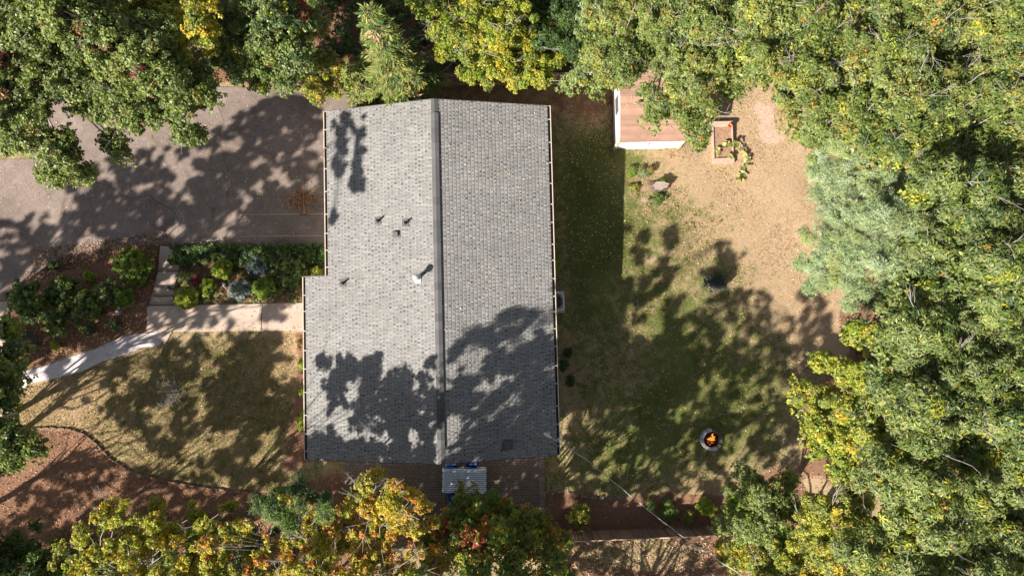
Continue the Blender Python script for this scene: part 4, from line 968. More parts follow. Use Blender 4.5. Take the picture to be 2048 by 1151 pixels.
conifer(735, 20, 9.5, 'feathery olive evergreen with drooping sprays above the upper roof edge', 1.7, 16)
conifer(775, 95, 6.5, 'shorter feathery evergreen standing nearest the ridge end', 1.3, 12)
conifer(698, 135, 5.0, 'low feathery evergreen beside the upper left roof corner', 1.15, 10)
conifer(745, 150, 3.4, 'lowest yellowish evergreen pressed against the upper roof edge', 1.0, 9, [('cedar', 2), ('yg', 1.2), ('tan', .5), ('olive', 1)])
make_tree('vine_thicket', G(980, 60), [(850, 10, 7, 45), (900, 55, 6.5, 48), (890, 105, 5.5, 33), (945, 20, 6.5, 50), (950, 100, 5.5, 45), (990, 60, 6, 45), (1000, 130, 4.5, 40), (1060, 130, 4.5, 40), (940, 145, 4, 28), (1050, 90, 4.5, 40), (1110, 120, 4.5, 32), (1085, 160, 3.5, 22), (1030, 158, 3.4, 20), (1020, 10, 6, 45), (970, 160, 3.2, 18)],
    [('yg', 4), ('lime', 2.5), ('yel', 1.6), ('mid', 2), ('pale', 1), ('dark', .7)], 'small', 'sunlit yellow green vine covered tree above the right half of the roof', bare=.08, tr=.2, dens=1.1)
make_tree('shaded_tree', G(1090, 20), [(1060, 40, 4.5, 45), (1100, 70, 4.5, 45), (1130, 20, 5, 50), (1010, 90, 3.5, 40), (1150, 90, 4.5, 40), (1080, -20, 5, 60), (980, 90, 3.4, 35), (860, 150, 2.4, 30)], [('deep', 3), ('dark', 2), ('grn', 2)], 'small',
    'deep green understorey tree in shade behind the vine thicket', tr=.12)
make_tree('locust_tree', G(1190, 90), [(1190, 40, 7, 42), (1200, 95, 7, 38), (1160, 150, 5.5, 24), (1135, 165, 5, 16), (1215, 145, 6, 32), (1235, 100, 7, 30), (1195, 0, 8, 45), (1180, 120, 6, 28), (1195, 170, 5, 14)],
    [('ggr', 3), ('pale', 2), ('bluel', .6), ('mid', 2), ('yg', .5)], 'small', 'grey green tree between the vine thicket and the shed roof', tr=.13)
OAK = [('mid', 4.2), ('olive', 1.6), ('pale', 1.8), ('dark', .4), ('deep', .5), ('org', .39), ('yg', .4), ('ggr', 1.8)]
def grid_blobs(pts, h, r): return [(x, y, h, r) for x, y in pts]
make_tree('red_oak_tree', G(1330, 20), grid_blobs([(1250, 30), (1330, 30), (1410, 40), (1290, 100), (1370, 110), (1440, 110), (1240, 120), (1300, -50), (1400, -50), (1480, 60)], 10.5, 62) +
    [(1300, 180, 8.5, 24), (1325, 205, 8, 26), (1310, 228, 8, 20), (1355, 170, 9, 34), (1400, 180, 9, 34), (1375, 225, 8, 28), (1400, 262, 7.5, 30), (1350, 200, 8.3, 22), (1422, 215, 8, 24), (1455, 150, 9, 30), (1500, 140, 9, 34), (1472, 172, 8, 14), (1402, 278, 7, 13)],
    OAK, 'oak', 'orange flecked red oak whose limbs overhang the brown shed roof', bare=.12, tr=.28)
make_tree('red_oak_tree', G(1640, 60), grid_blobs([(1540, 20), (1620, 30), (1700, 20), (1560, 90), (1640, 100), (1720, 95), (1525, 100), (1600, 150), (1660, 170), (1740, 165), (1640, 230), (1710, 235), (1580, -50), (1700, -50)], 11.5, 66) + [(1592, 192, 8.5, 28), (1625, 255, 8.5, 30), (1780, 230, 11, 50)],
    OAK, 'oak', 'orange flecked red oak at the top right between the yard and the dead limbs', bare=.12, tr=.3)
make_tree('red_oak_tree', G(1920, 80), grid_blobs([(1790, 20), (1870, 30), (1950, 20), (2030, 30), (1800, 110), (1880, 110), (1960, 100), (2050, 110), (1820, 190), (1900, 190), (1985, 180), (2060, 200), (1850, 265), (1930, 260), (2010, 270), (1790, 290), (1900, -50), (2030, -50), (2120, 40), (2120, 180), (1960, 320)], 12.2, 66),
    OAK, 'oak', 'orange flecked red oak filling the top right corner with pale bare limbs', bare=.16, tr=.3)
make_tree('pine_tree', G(1740, 460), [(1650, 270, 8, 46), (1710, 290, 9.5, 55), (1640, 330, 7.5, 38), (1690, 360, 9, 56), (1760, 350, 10.5, 60), (1700, 430, 10, 58), (1665, 430, 8, 38), (1770, 430, 11, 62), (1830, 390, 11, 50), (1655, 480, 7.5, 44), (1620, 520, 6.5, 32), (1600, 530, 6, 20),
    (1700, 500, 9.5, 56), (1650, 555, 6.5, 36), (1770, 510, 10.5, 56), (1710, 565, 8, 40), (1840, 450, 11, 48), (1790, 560, 9.5, 38), (1620, 575, 5.5, 18), (1700, 612, 6.5, 20), (1860, 330, 11, 40), (1635, 385, 7.5, 22), (1740, 600, 7, 22)],
    [('blue', 4), ('bluel', 2.6), ('ggr', 1.6), ('pale', .8), ('olive', .25)], 'needle', 'soft blue green pine at the right edge of the lawn', tr=.28, cover=3.0)
HK = [('ggr', 3), ('pale', 1.8), ('mid', 3), ('deep', 1), ('dark', .6), ('yg', .7), ('yel', .12), ('org', .07)]
make_tree('hickory_tree', G(1960, 480), grid_blobs([(1880, 350), (1960, 370), (2040, 360), (1900, 430), (1980, 440), (2050, 450), (1920, 500), (1990, 520), (2050, 540), (1870, 510), (2110, 420)], 12.5, 58) + [(1820, 560, 10.5, 44), (1870, 590, 11.5, 52), (1930, 590, 12, 55), (2010, 600, 12.5, 56), (1800, 620, 9.5, 34), (2100, 560, 12.5, 66)],
    HK, 'whorl', 'long leaved hickory standing directly right of the blue green pine', bare=.06, tr=.28)
make_tree('hickory_tree', G(1930, 740), grid_blobs([(1850, 660), (1930, 670), (2010, 680), (1810, 720), (1880, 740), (1960, 750), (2040, 760), (1830, 800), (1910, 820), (1990, 830), (2060, 850), (2100, 700)], 12.0, 58) + [(1790, 670, 9.5, 36), (1770, 760, 10, 44), (1760, 820, 10, 44)],
    HK, 'whorl', 'long leaved hickory at the right edge halfway down the picture', bare=.06, tr=.28)
make_tree('hickory_tree', G(1920, 980), grid_blobs([(1790, 880), (1860, 890), (1940, 910), (2020, 930), (1780, 950), (1850, 970), (1930, 990), (2010, 1010), (1800, 1040), (1880, 1060), (1960, 1080), (2040, 1090), (1820, 1130), (1910, 1150), (2000, 1160), (2100, 900), (2110, 1050), (1750, 1110), (1860, 1220), (1980, 1230)], 12.0, 58),
    [('ggr', 3), ('pale', 2.4), ('mid', 2.3), ('dark', 1), ('yg', 1.4), ('yel', .35), ('org', .12)], 'whorl', 'long leaved yellowing hickory in the bottom right corner', bare=.06, tr=.28)
make_tree('maple_tree', G(1700, 830), [(1720, 665, 8, 32), (1760, 690, 9, 36), (1650, 725, 6.5, 26), (1690, 745, 8, 36), (1618, 785, 6, 28), (1650, 800, 7, 34), (1600, 800, 5.5, 16), (1640, 850, 7, 38), (1700, 820, 8.5, 46), (1690, 885, 8.5, 46), (1730, 760, 9, 40), (1640, 900, 6.5, 24), (1740, 930, 9, 46), (1690, 950, 8, 36), (1740, 870, 9.5, 40)],
    [('yg', 3.4), ('lime', 1.6), ('olive', 1.6), ('yel', .6), ('mid', 1), ('pale', 1.2), ('org', .06)], 'small', 'yellow green maple leaning into the shaded lower right of the lawn', tr=.2, bare=.06)
make_tree('dogwood_tree', G(1550, 1040), [(1505, 975, 5.5, 36), (1480, 1010, 5.5, 34), (1530, 1000, 6, 40), (1500, 1060, 6, 40), (1570, 1010, 6, 36), (1580, 965, 5, 22), (1450, 1050, 4.5, 22), (1560, 1070, 6.5, 44)],
    [('pale', 3), ('ggr', 3), ('lime', 1.2), ('mid', 1.2)], 'small', 'pale green bushy tree straddling the right end of the lower fence', tr=.13)
make_tree('yellowing_tree', G(1620, 1130), [(1470, 1110, 5, 36), (1520, 1130, 6, 44), (1590, 1120, 7, 50), (1650, 1040, 8, 50), (1700, 1020, 8.5, 46), (1620, 1070, 7.5, 40), (1670, 1110, 8, 54), (1720, 1080, 9, 44), (1440, 1090, 4, 16), (1560, 1200, 7, 60), (1680, 1210, 8, 70), (1625, 1000, 6.5, 26)],
    [('yg', 3), ('yel', 1.1), ('olive', 2), ('mid', 2), ('pale', 1.6), ('org', .2)], 'small', 'yellowing tree at the bottom edge below the right end of the fence', tr=.18, bare=.1)
# --- bottom edge
make_tree('yellowing_tree', G(290, 1120), [(228, 1005, 8, 26), (205, 1035, 8, 28), (170, 1065, 7.5, 30), (250, 1050, 8.5, 36), (130, 1110, 7, 30), (190, 1110, 8.5, 38), (310, 1010, 8, 24), (330, 1045, 8.5, 34), (290, 1090, 9, 40), (370, 1090, 9, 40), (400, 1020, 8, 24), (420, 1055, 8.5, 32), (455, 1015, 7.5, 22), (480, 1060, 8, 34), (240, 1150, 9, 50), (340, 1150, 9, 50), (440, 1120, 8.5, 46), (500, 1110, 7.5, 30), (150, 1170, 8, 50), (300, 1200, 9, 70)],
    [('yg', 4), ('yel', 2.2), ('lime', 1), ('olive', 1.4), ('mid', 1), ('org', .3)], 'small', 'bright yellow green tree below the mulch at the lower left', bare=.12, tr=.09, holes=.2, fillin=False, tl=.4, cover=2.2, extra=[([(630, 760), (690, 740), (760, 700), (880, 660), (890, 890), (760, 900), (620, 900), (625, 800)], 3.4, (8.6, 9.8), .4, .1)])
make_tree('green_tree', G(50, 1140), [(30, 1100, 6, 42), (90, 1125, 6, 34), (0, 1150, 6.5, 50), (120, 1150, 5.5, 36), (-60, 1110, 6.5, 55), (60, 1180, 6.5, 60)], [('deep', 3), ('grn', 2), ('dark', 1.5), ('mid', 1)], 'small', 'dark green tree in the bottom left corner', tr=.14)
make_tree('cedar_tree', G(600, 1060), [(560, 990, 9.6, 26), (600, 975, 9.8, 24), (640, 990, 10, 26), (555, 1028, 9.8, 30), (612, 1022, 10.2, 30), (652, 1025, 9.8, 24), (535, 1065, 9, 26), (575, 1050, 9.6, 26), (500, 1085, 8, 24), (520, 1010, 9, 18)], [('deep', 4), ('grn', 2), ('ggr', 1), ('mid', 1)], 'needle', 'dark green cedar left of the orange maple below the roof', tr=.08, holes=.25, tl=.4, cover=2.6)
MP = [('yg', 2.6), ('yel', 2.6), ('org', 1.5), ('red', .16), ('olive', 1.2), ('lime', .7)]
make_tree('maple_tree', G(770, 1110), [(750, 948, 9.5, 17), (735, 970, 9.5, 26), (772, 965, 10, 24), (795, 985, 10, 30), (825, 985, 9.5, 20), (705, 995, 9, 22), (698, 1025, 9, 22), (745, 1005, 10, 30), (780, 1020, 10, 30), (815, 1020, 10, 28), (848, 1012, 9, 20), (790, 1055, 9.5, 30), (832, 1052, 9, 26), (740, 1040, 9, 28), (715, 1062, 9, 24), (765, 1078, 9.5, 26), (862, 1045, 8.5, 16)],
    MP, 'small', 'orange and yellow autumn maple directly below the roof, left of the table', bare=.16, tr=.07, fillin=False, holes=.15, tl=.35, cover=2.9)
make_tree('maple_tree', G(640, 1180), [(612, 1065, 9, 26), (575, 1085, 9, 30), (635, 1090, 9.5, 32), (680, 1090, 9, 30), (540, 1120, 8.5, 34), (600, 1130, 9.5, 42), (660, 1140, 9.5, 42), (720, 1110, 9, 38), (770, 1115, 8.5, 38), (825, 1100, 8, 32), (740, 1170, 9, 54), (620, 1200, 9.5, 64), (800, 1150, 8, 46), (870, 1120, 7.6, 34), (670, 1060, 9, 22)],
    [('yg', 2.8), ('yel', 2), ('org', 1.5), ('red', .3), ('olive', 1.4), ('lime', .8), ('tan', .5)], 'small', 'orange and yellow autumn maple along the bottom edge with bare grey twigs', bare=.2, tr=.07, fillin=False, holes=.15, tl=.4, cover=2.5, extra=[([(880, 700), (940, 660), (1000, 640), (1112, 700), (1112, 860), (880, 880)], 3.4, (9, 10.2), .36, .1)],
    spots=[(560, 1110, 14, 'org'), (830, 1090, 12, 'red')])
make_tree('sweetgum_tree', G(960, 1120), [(935, 1005, 5.8, 28), (985, 1000, 5.8, 24), (912, 1035, 6, 30), (960, 1035, 6.5, 36), (1005, 1025, 6, 28), (1042, 1045, 6, 30), (890, 1065, 6, 32), (930, 1080, 7, 36), (990, 1075, 7, 42), (1050, 1085, 6.5, 38), (1090, 1070, 5.5, 32), (880, 1115, 6.5, 38), (950, 1130, 7.5, 46), (1030, 1140, 7, 48), (1100, 1125, 6, 40), (1125, 1085, 4.8, 24), (855, 1085, 5.8, 26), (1125, 1150, 5.5, 34), (1075, 1040, 5, 18)],
    [('grn', 1.6), ('mid', 3.4), ('ggr', 1), ('lime', 1.3), ('org', .9), ('red', .25), ('yg', 1.4), ('olive', 1.2)], 'broad', 'green sweetgum turning red in patches over the lower part of the patio', tr=.13, holes=.05,
    spots=[(905, 1050, 14, 'red'), (955, 1090, 20, 'red'), (885, 1065, 12, 'red'), (935, 1080, 14, 'red')])
# --- left edge
make_tree('sweetgum_tree', G(-60, 880), [(8, 655, 6.6, 24), (22, 700, 6.8, 22), (-5, 740, 7.2, 34), (26, 765, 7, 20), (10, 800, 7.2, 24), (-12, 870, 7.6, 38), (32, 875, 7.4, 22), (62, 900, 7.2, 20), (22, 915, 7.6, 28), (-20, 940, 7.6, 34), (-60, 800, 7.6, 60), (-50, 700, 7, 50)],
    [('pale', 2.4), ('mid', 3), ('ggr', 2), ('lime', .6), ('deep', 1.2)], 'broad', 'green sweetgum reaching in from the left edge over the pale path', scale=1.25, tr=.16, bare=.05)

# --- trees standing outside the frame whose shadows fall into it
def shade_blobs(spec): return [(back_from_shadow(px, py, zs, h), r) for px, py, zs, h, r in spec]
def scatter_shadow(poly, n, zs, hr, rr, seed):
    rnd = random.Random(seed); out = []; xs_ = [p[0] for p in poly]; ys_ = [p[1] for p in poly]
    while len(out) < n:
        x, y = rnd.uniform(min(xs_), max(xs_)), rnd.uniform(min(ys_), max(ys_))
        if inpoly(np.array([x]), np.array([y]), poly)[0]: out.append((x, y, zs, rnd.uniform(*hr), rnd.uniform(*rr)))
    return out
SH = [('mid', 3), ('ggr', 2), ('pale', 1), ('yg', 1)]
GS = 'shade trees standing around the house'
def shade_tree(base, spec, label, **k):
    B = shade_blobs(spec); mean = sum((b[0] for b in B), Vector()) / len(B)
    if base is None: base = Vector((mean.x, mean.y, tz(mean.x, mean.y)))
    return make_tree('shade_tree', base, B, SH, 'shade', label, tr=.13, tw=False, cover=1.9, **k)
def shade_mass(base, parts, label, seed, fork=None, limbs=14):
    """parts: (polygon in picture px, height of the shaded surface or None, (h0, h1), share shaded, clump radius)"""
    PT, RD, mean = mass_points(parts, seed)
    if base is None: base = Vector((mean[0], mean[1], tz(mean[0], mean[1])))
    root = empty('shade_tree', base); tag(root, label, 'tree'); off = np.array(base); mb = MB(); fork = fork or Vector((base.x * .6 + mean[0] * .4, base.y * .6 + mean[1] * .4, base.z + (PT[:, 2].min() - base.z) * .55))
    tk = limb(mb, Vector((0, 0, -.4)), fork - base, .17, .11, 8, .08, 6); cen = PT[RNG.choice(len(PT), min(limbs, len(PT)), replace=False)]
    for c in cen: limb(mb, tk[random.choice((4, 5, 6))], Vector(c - off), .045, .015, 5, .22, 8)
    for k in RNG.choice(len(PT), min(260, len(PT)), replace=False):
        d = np.linalg.norm(cen - PT[k], axis=1); c = cen[d.argmin()]; limb(mb, Vector(c - off), Vector(PT[k] - off), .014, .005, 3, .2, 3)
    mb.build('trunk', M_BARK, root, smooth=True); foliage('crown', PT - off, unit(PT - mean), RD, SH, 'shade', root, 1.0, None, .8); return root
shade_mass(None, [([(430, 250), (520, 195), (600, 190), (655, 215), (655, 480), (480, 485), (400, 430)], None, (9.5, 12.5), .76, .12)], 'tall leafy tree left of the frame shading the driveway near the garage', 1)
shade_mass(None, [([(120, 340), (280, 300), (430, 280), (430, 480), (330, 480), (190, 470)], None, (9.5, 12.5), .72, .12)], 'tall leafy tree left of the frame shading the middle of the driveway', 2)
shade_mass(None, [([(-20, 440), (150, 420), (260, 460), (330, 520), (310, 640), (230, 700), (60, 740), (0, 620)], None, (8.5, 11), .68, .17)], 'tall leafy tree left of the frame shading the planted mulch bed', 3)
shade_mass(None, [([(320, 470), (600, 480), (590, 530), (560, 560), (370, 560), (350, 500), (310, 500)], None, (9, 12), .42, .14), ([(295, 590), (480, 590), (470, 655), (295, 650)], None, (9, 12), .55, .13), ([(300, 500), (370, 500), (370, 590), (300, 590)], None, (9, 12), .4, .11), ([(520, 600), (585, 600), (585, 640), (530, 640)], None, (9, 12), .5, .13)], 'leafy tree left of the frame shading the steps and round shrubs', 4)
shade_mass(G(-140, 1075), [([(60, 740), (200, 690), (330, 670), (560, 660), (610, 740), (605, 920), (480, 960), (300, 900), (220, 830), (150, 790)], None, (8, 11), .56, .14)], 'leafy tree beyond the lower left corner shading the front lawn', 5)
shade_mass(G(-140, 1250), [([(60, 960), (150, 900), (260, 930), (420, 950), (560, 930), (640, 880), (660, 1000), (300, 1080), (-20, 1080)], None, (7, 10), .84, .2)], 'leafy tree beyond the lower left corner shading the reddish mulch', 6)
shade_mass(G(420, 1230), [([(560, 900), (640, 885), (760, 880), (880, 855), (1150, 835), (1150, 960), (560, 960)], 3.2, (8.2, 9.6), .95, .17)], 'leafy tree below the frame shading the lower end of the roof', 7)
shade_mass(G(1000, 1300), [([(1395, 545), (1430, 515), (1440, 480), (1460, 485), (1460, 510), (1500, 492), (1500, 502), (1470, 530), (1490, 550), (1450, 550), (1440, 560)], None, (11.5, 12.5), .85, .15), ([(1300, 560), (1350, 520), (1360, 530), (1330, 580), (1300, 600)], None, (11, 12), .8, .15),
    ([(1330, 600), (1400, 580), (1560, 560), (1640, 580), (1690, 700), (1500, 720), (1320, 720)], None, (10, 13), .68, .2)], 'tall leafy tree below the frame shading the middle of the back lawn', 9)
shade_mass(G(1250, 1330), [([(1150, 760), (1300, 700), (1660, 680), (1600, 830), (1450, 860), (1140, 860)], None, (9, 12.5), .86, .22), ([(1140, 850), (1600, 820), (1600, 960), (1250, 990), (1100, 960)], None, (8, 11), .74, .19)], 'tall leafy tree below the frame shading the fire pit lawn', 10)
shade_mass(G(760, 1340), [([(612, 915), (1110, 905), (1130, 960), (1110, 1070), (612, 1070)], None, (6.5, 8.5), .97, .2), ([(1100, 960), (1460, 960), (1460, 1060), (1100, 1060)], None, (6.5, 8.5), .66, .17), ([(1110, 1075), (1460, 1070), (1460, 1150), (1110, 1150)], None, (6.5, 8.5), .5, .17)], 'leafy tree below the frame shading the patio', 12)
shade_mass(Vector((-26, -4, 0)), [([(655, 225), (740, 225), (745, 300), (725, 300), (740, 350), (735, 385), (700, 385), (655, 350)], 3.15, (12.5, 13.3), .40, .085), ([(650, 425), (672, 425), (672, 450), (650, 450)], 3.1, (13, 13.2), .8, .1)], 'slender tree left of the frame dappling the upper left corner of the roof', 13, fork=Vector((-19, -2.5, 9)), limbs=5)

# --- shrubs
YG = [('lime', 3), ('yg', 2), ('grn', 1.5)]
shrub('ball_shrub', 527, 577, 24, .75, [('grn', 2), ('lime', 3)], 'fine', 'clipped round bright green shrub nearest the walkway', 'round clipped shrubs in the front bed', dens=1.6, cover=5)
shrub('ball_shrub', 444, 540, 22, .75, [('yg', 2.4), ('lime', 3), ('grn', 1)], 'fine', 'clipped round yellow green shrub in the middle of the front bed', 'round clipped shrubs in the front bed', dens=1.5, cover=5)
shrub('ball_shrub', 372, 595, 24, .7, [('yg', 3), ('lime', 2), ('yel', .4)], 'fine', 'round yellow green shrub beside the bottom of the steps', 'round clipped shrubs in the front bed', dens=1.5, cover=4.5)
shrub('green_shrub', 414, 575, 19, .5, YG, 'fine', 'loose lime green shrub between the step shrub and the silver shrub', dens=1.2, cover=4)
shrub('silver_shrub', 479, 579, 23, .6, [('silver', 3), ('slate', 2), ('bluel', 1), ('cream', .4)], 'fine', 'round silvery blue shrub beside the walkway', dens=1.2, cover=4)
shrub('silver_shrub', 513, 537, 22, .6, [('slate', 3), ('silver', 1.3), ('deep', 1)], 'fine', 'darker slate blue shrub further from the walkway', dens=1.2, cover=4)
shrub('hydrangea', 580, 550, 34, .8, [('deep', 2), ('mid', 2), ('pale', 1.2)], 'shrubleaf', 'broad leafy green hydrangea near the roof corner in the front bed', cover=3.5, scale=1.2)
shrub('green_shrub', 632, 545, 15, .6, [('yg', 3), ('lime', 1)], 'shrubleaf', 'small yellow green shrub in the corner of the house step')
shrub('green_shrub', 352, 517, 16, .4, [('deep', 2), ('pale', 1.5), ('mid', 1)], 'hosta', 'large leaved green plant at the top end of the steps')
shrub('variegated_shrub', 370, 558, 16, .4, [('cream', 2), ('lime', 1), ('olive', 1.5)], 'fine', 'cream and green variegated plant beside the steps', cover=4)
shrub('red_shrub', 394, 560, 11, .35, [('mag', 2), ('red', 2), ('tan', .6)], 'fine', 'small crimson leaved shrub in the front bed', cover=4)
shrub('green_shrub', 265, 532, 38, 1.1, [('lime', 3), ('grn', 2.6), ('yg', 1)], 'fine', 'large spreading lime green shrub left of the steps', dens=1.4, cover=4.2)
shrub('green_shrub', 178, 554, 15, .4, [('yg', 2), ('lime', 2)], 'shrubleaf', 'small lime green shrub left of the large spreading shrub')
shrub('green_shrub', 108, 527, 16, .6, [('deep', 2), ('mid', 2)], 'shrubleaf', 'small dark green shrub at the edge of the driveway')
shrub('laurel_shrub', 58, 600, 44, 1.2, [('deep', 2.4), ('mid', 2.4), ('pale', 1), ('yg', .3)], 'shrubleaf', 'large dark leafy shrub at the left end of the mulch bed', cover=2.6, scale=1.4)
shrub('laurel_shrub', 122, 578, 32, 1.1, [('deep', 2.4), ('mid', 2.4), ('pale', .8)], 'shrubleaf', 'leafy dark shrub nearest the small driveway edge shrub', cover=2.4, scale=1.4)
shrub('laurel_shrub', 112, 640, 32, 1.0, [('deep', 2), ('mid', 2), ('pale', .8), ('yg', .6)], 'shrubleaf', 'leafy dark shrub just above the mossy boulder', cover=2.4, scale=1.4)
shrub('laurel_shrub', 170, 612, 36, 1.0, [('deep', 2), ('mid', 2), ('pale', .8), ('lime', .6)], 'shrubleaf', 'leafy green shrub in the centre of the mulch bed', cover=2.6, scale=1.4)
shrub('laurel_shrub', 208, 585, 26, .9, [('deep', 2), ('ggr', 2), ('pale', 1)], 'shrubleaf', 'pale spotted leafy shrub below the small lime green shrub', cover=2.4, scale=1.5)
shrub('green_shrub', 242, 595, 24, .7, [('lime', 2), ('grn', 2)], 'fine', 'rounded grass green shrub between the leafy bed shrubs and the steps', cover=4, dens=1.3)
shrub('green_shrub', 228, 647, 15, .4, [('deep', 2), ('blue', 1.5)], 'shrubleaf', 'small blue green plant in the mulch below the grey rock')
shrub('green_shrub', 176, 662, 16, .35, [('deep', 2), ('blue', 1)], 'shrubleaf', 'low blue green plant in the mulch above the pale path')
shrub('green_shrub', 110, 690, 12, .35, [('yg', 2), ('lime', 2)], 'shrubleaf', 'tiny lime green plant in the mulch right of the boulder')
shrub('green_shrub', 40, 694, 12, .35, [('yg', 2), ('tan', 1)], 'shrubleaf', 'tiny yellowish plant on the near side of the boulder')
for (x, y, r, lb) in ((605, 727, 11, 'uppermost'), (606, 780, 10, 'middle'), (604, 842, 14, 'lowermost')):
    shrub('foundation_shrub', x, y, r, .9, YG, 'fine', lb + ' of the three lime green shrubs peeping out beneath the left gutter', 'shrubs beneath the left gutter', cover=4, ry=1.6)
shrub('autumn_shrub', 600, 685, 12, .5, [('yel', 1), ('tan', 1.5), ('brown', 1), ('yg', .5)], 'fine', 'small tan and yellow plant between the walkway and the left gutter', cover=3, ry=1.8)
shrub('foundation_shrub', 1115, 533, 11, .8, [('yg', 2), ('lime', 2)], 'shrubleaf', 'small lime green shrub peeping out beneath the right gutter', cover=3)
shrub('lavender', 1261, 343, 13, .3, [('ggr', 2), ('lime', 1.5)], 'fine', 'low green herb nearest the house shadow in the stump bed', cover=4)
shrub('lavender', 1287, 343, 12, .3, [('ggr', 2), ('bluel', 1)], 'fine', 'low grey green herb beside a dark patch in the stump bed', cover=4)
shrub('dead_shrub', 1303, 338, 10, .45, [('brown', 2), ('olive', .8)], 'fine', 'small brown dying plant beside the herbs in the stump bed', cover=2, dens=.6, stems=16)
shrub('green_shrub', 1328, 363, 9, .5, [('grn', 2), ('mid', 1)], 'shrubleaf', 'small green plant sprouting beside the tree stump')
shrub('weed_clump', 1268, 374, 13, .2, [('mid', 1), ('yg', 1), ('tan', .6)], 'fine', 'straggly weed clump left of the stump', cover=2)
shrub('weed_clump', 1316, 396, 16, .2, [('mid', 2), ('ggr', 1)], 'fine', 'low weed clump just below the stump', cover=2)
shrub('yellow_shrub', 1160, 1032, 27, .8, [('olive', 2), ('yg', 2), ('lime', .6)], 'shrubleaf', 'yellowish shrub in the lower bed nearest the patio', cover=3)
shrub('green_shrub', 1413, 1013, 21, .8, [('lime', 2), ('yg', 2)], 'shrubleaf', 'lime green shrub in the lower bed near the pale green tree', cover=3)
shrub('green_shrub', 1376, 1033, 16, .6, [('olive', 2), ('lime', 1)], 'shrubleaf', 'olive shrub tucked against the fence in the lower bed')
shrub('fern', 1338, 1026, 18, .5, [('mid', 2), ('grn', 1)], 'spray', 'feathery green fern in the lower bed', cover=1.6, scale=.8)
shrub('fern', 1300, 1012, 13, .4, [('mid', 2), ('ggr', 1)], 'spray', 'small feathery fern beneath the overhead cable', cover=1.6, scale=.7)
shrub('fern', 1335, 1003, 8, .3, [('mid', 2), ('ggr', 1)], 'spray', 'tiny fern at the lawn side of the lower bed', cover=1.6, scale=.6)
for k, (x, y) in enumerate(((1135, 705), (1127, 730), (1140, 760))):
    shrub('groundcover_plant', x, y, 12, .25, [('deep', 3), ('dark', 2)], 'shrubleaf', ('upper', 'middle', 'lower')[k] + ' of three dark low plants in the shade right of the house', 'dark plants beside the right wall')
# dark twiggy shrub in the lawn
q = G(1426, 566); ds_ = empty('dark_shrub', q); tag(ds_, 'dark purplish leafless shrub growing alone in the back lawn', 'shrub'); mb = MB()
for k in range(150):
    a = random.uniform(0, 6.28); r_ = random.uniform(.15, .55) * (1.1 if math.cos(a - .6) > 0 else .85); t = Vector((r_ * math.cos(a), r_ * math.sin(a) * .85, random.uniform(.25, .85) * (1 - r_ * .6)))
    l1 = limb(mb, (0, 0, -.02), t, .012, .004, 4, .25, 4)
    for _ in range(3): q0_ = l1[random.randrange(2, 5)]; limb(mb, q0_, q0_ + Vector((random.uniform(-.18, .18), random.uniform(-.18, .18), random.uniform(-.02, .16))), .005, .002, 3, .3, 2)
mb.build('stem', surf('dark_twig', (.035, .028, .032), (.14, .11, .12), 14, .8), ds_)
SCp = RNG.normal(size=(40, 3)) * np.array([.24, .2, .1]) + np.array([.02, 0, .45]); foliage('foliage', SCp, unit(SCp), np.full(40, .09), [('slate', 1), ('dark', 1), ('red', .12)], 'fine', ds_)
# bare grey shrub on the front lawn
q = G(352, 783); bs_ = empty('bare_shrub', q); tag(bs_, 'bare grey twiggy shrub without leaves on the front lawn', 'shrub'); mb = MB()
for k in range(34):
    a = random.uniform(0, 6.28); r_ = random.uniform(.3, .95); t = Vector((r_ * math.cos(a), r_ * math.sin(a), random.uniform(.4, 1.3)))
    l1 = limb(mb, (0, 0, -.02), t, .012, .004, 4, .3, 5)
    for _ in range(5): q0_ = l1[random.randrange(2, 6)]; limb(mb, q0_, q0_ + Vector((random.uniform(-.3, .3), random.uniform(-.3, .3), random.uniform(-.1, .25))), .007, .003, 3, .35, 3)
mb.build('stem', M_BARK, bs_, smooth=True)
q = G(405, 772); bs_ = empty('fallen_branch', q); tag(bs_, 'thin dark fallen branch lying across the front lawn', 'branch'); mb = MB()
for e_ in ((1.2, .05), (1.0, .45), (.95, .2)): limb(mb, (0, 0, .03), (e_[0], e_[1], .07), .018, .006, 5, .15, 7)
limb(mb, (-.75, -.08, .03), (0, 0, .04), .012, .018, 5, .15, 5); mb.build('branch', M_BARKD, bs_)
# squash vine running out of the raised bed
vp = [(1442, 300), (1450, 290), (1462, 293), (1472, 298), (1482, 305), (1490, 313), (1492, 325), (1487, 338), (1480, 350), (1476, 362), (1474, 368)]
root = empty('squash_vine', G(1480, 330)); tag(root, 'yellow green squash vine trailing out of the raised bed over the lawn', 'vine'); mb = MB(); off = Vector(root.location)
W3 = [G(x, y, .32 if k < 4 else .12) - off for k, (x, y) in enumerate(vp)]; mb.tube(W3, .012, 5); mb.build('stem', M_BARKD, root)
cen = []; 
for k in range(len(W3) - 1):
    for s in range(6): cen.append(W3[k].lerp(W3[k + 1], s / 6) + Vector((random.uniform(-.14, .14), random.uniform(-.12, .12), random.uniform(.02, .14))))
for x, y in ((1430, 305), (1432, 312), (1452, 315), (1456, 318)):
    for s in range(4): cen.append(G(x, y, .35) - off + Vector((random.uniform(-.1, .1), random.uniform(-.1, .1), 0)))
cen = np.array(cen); n = len(cen); th = RNG.uniform(0, 6.28, n); lv_v, lv_f, lv_c = [], [], []
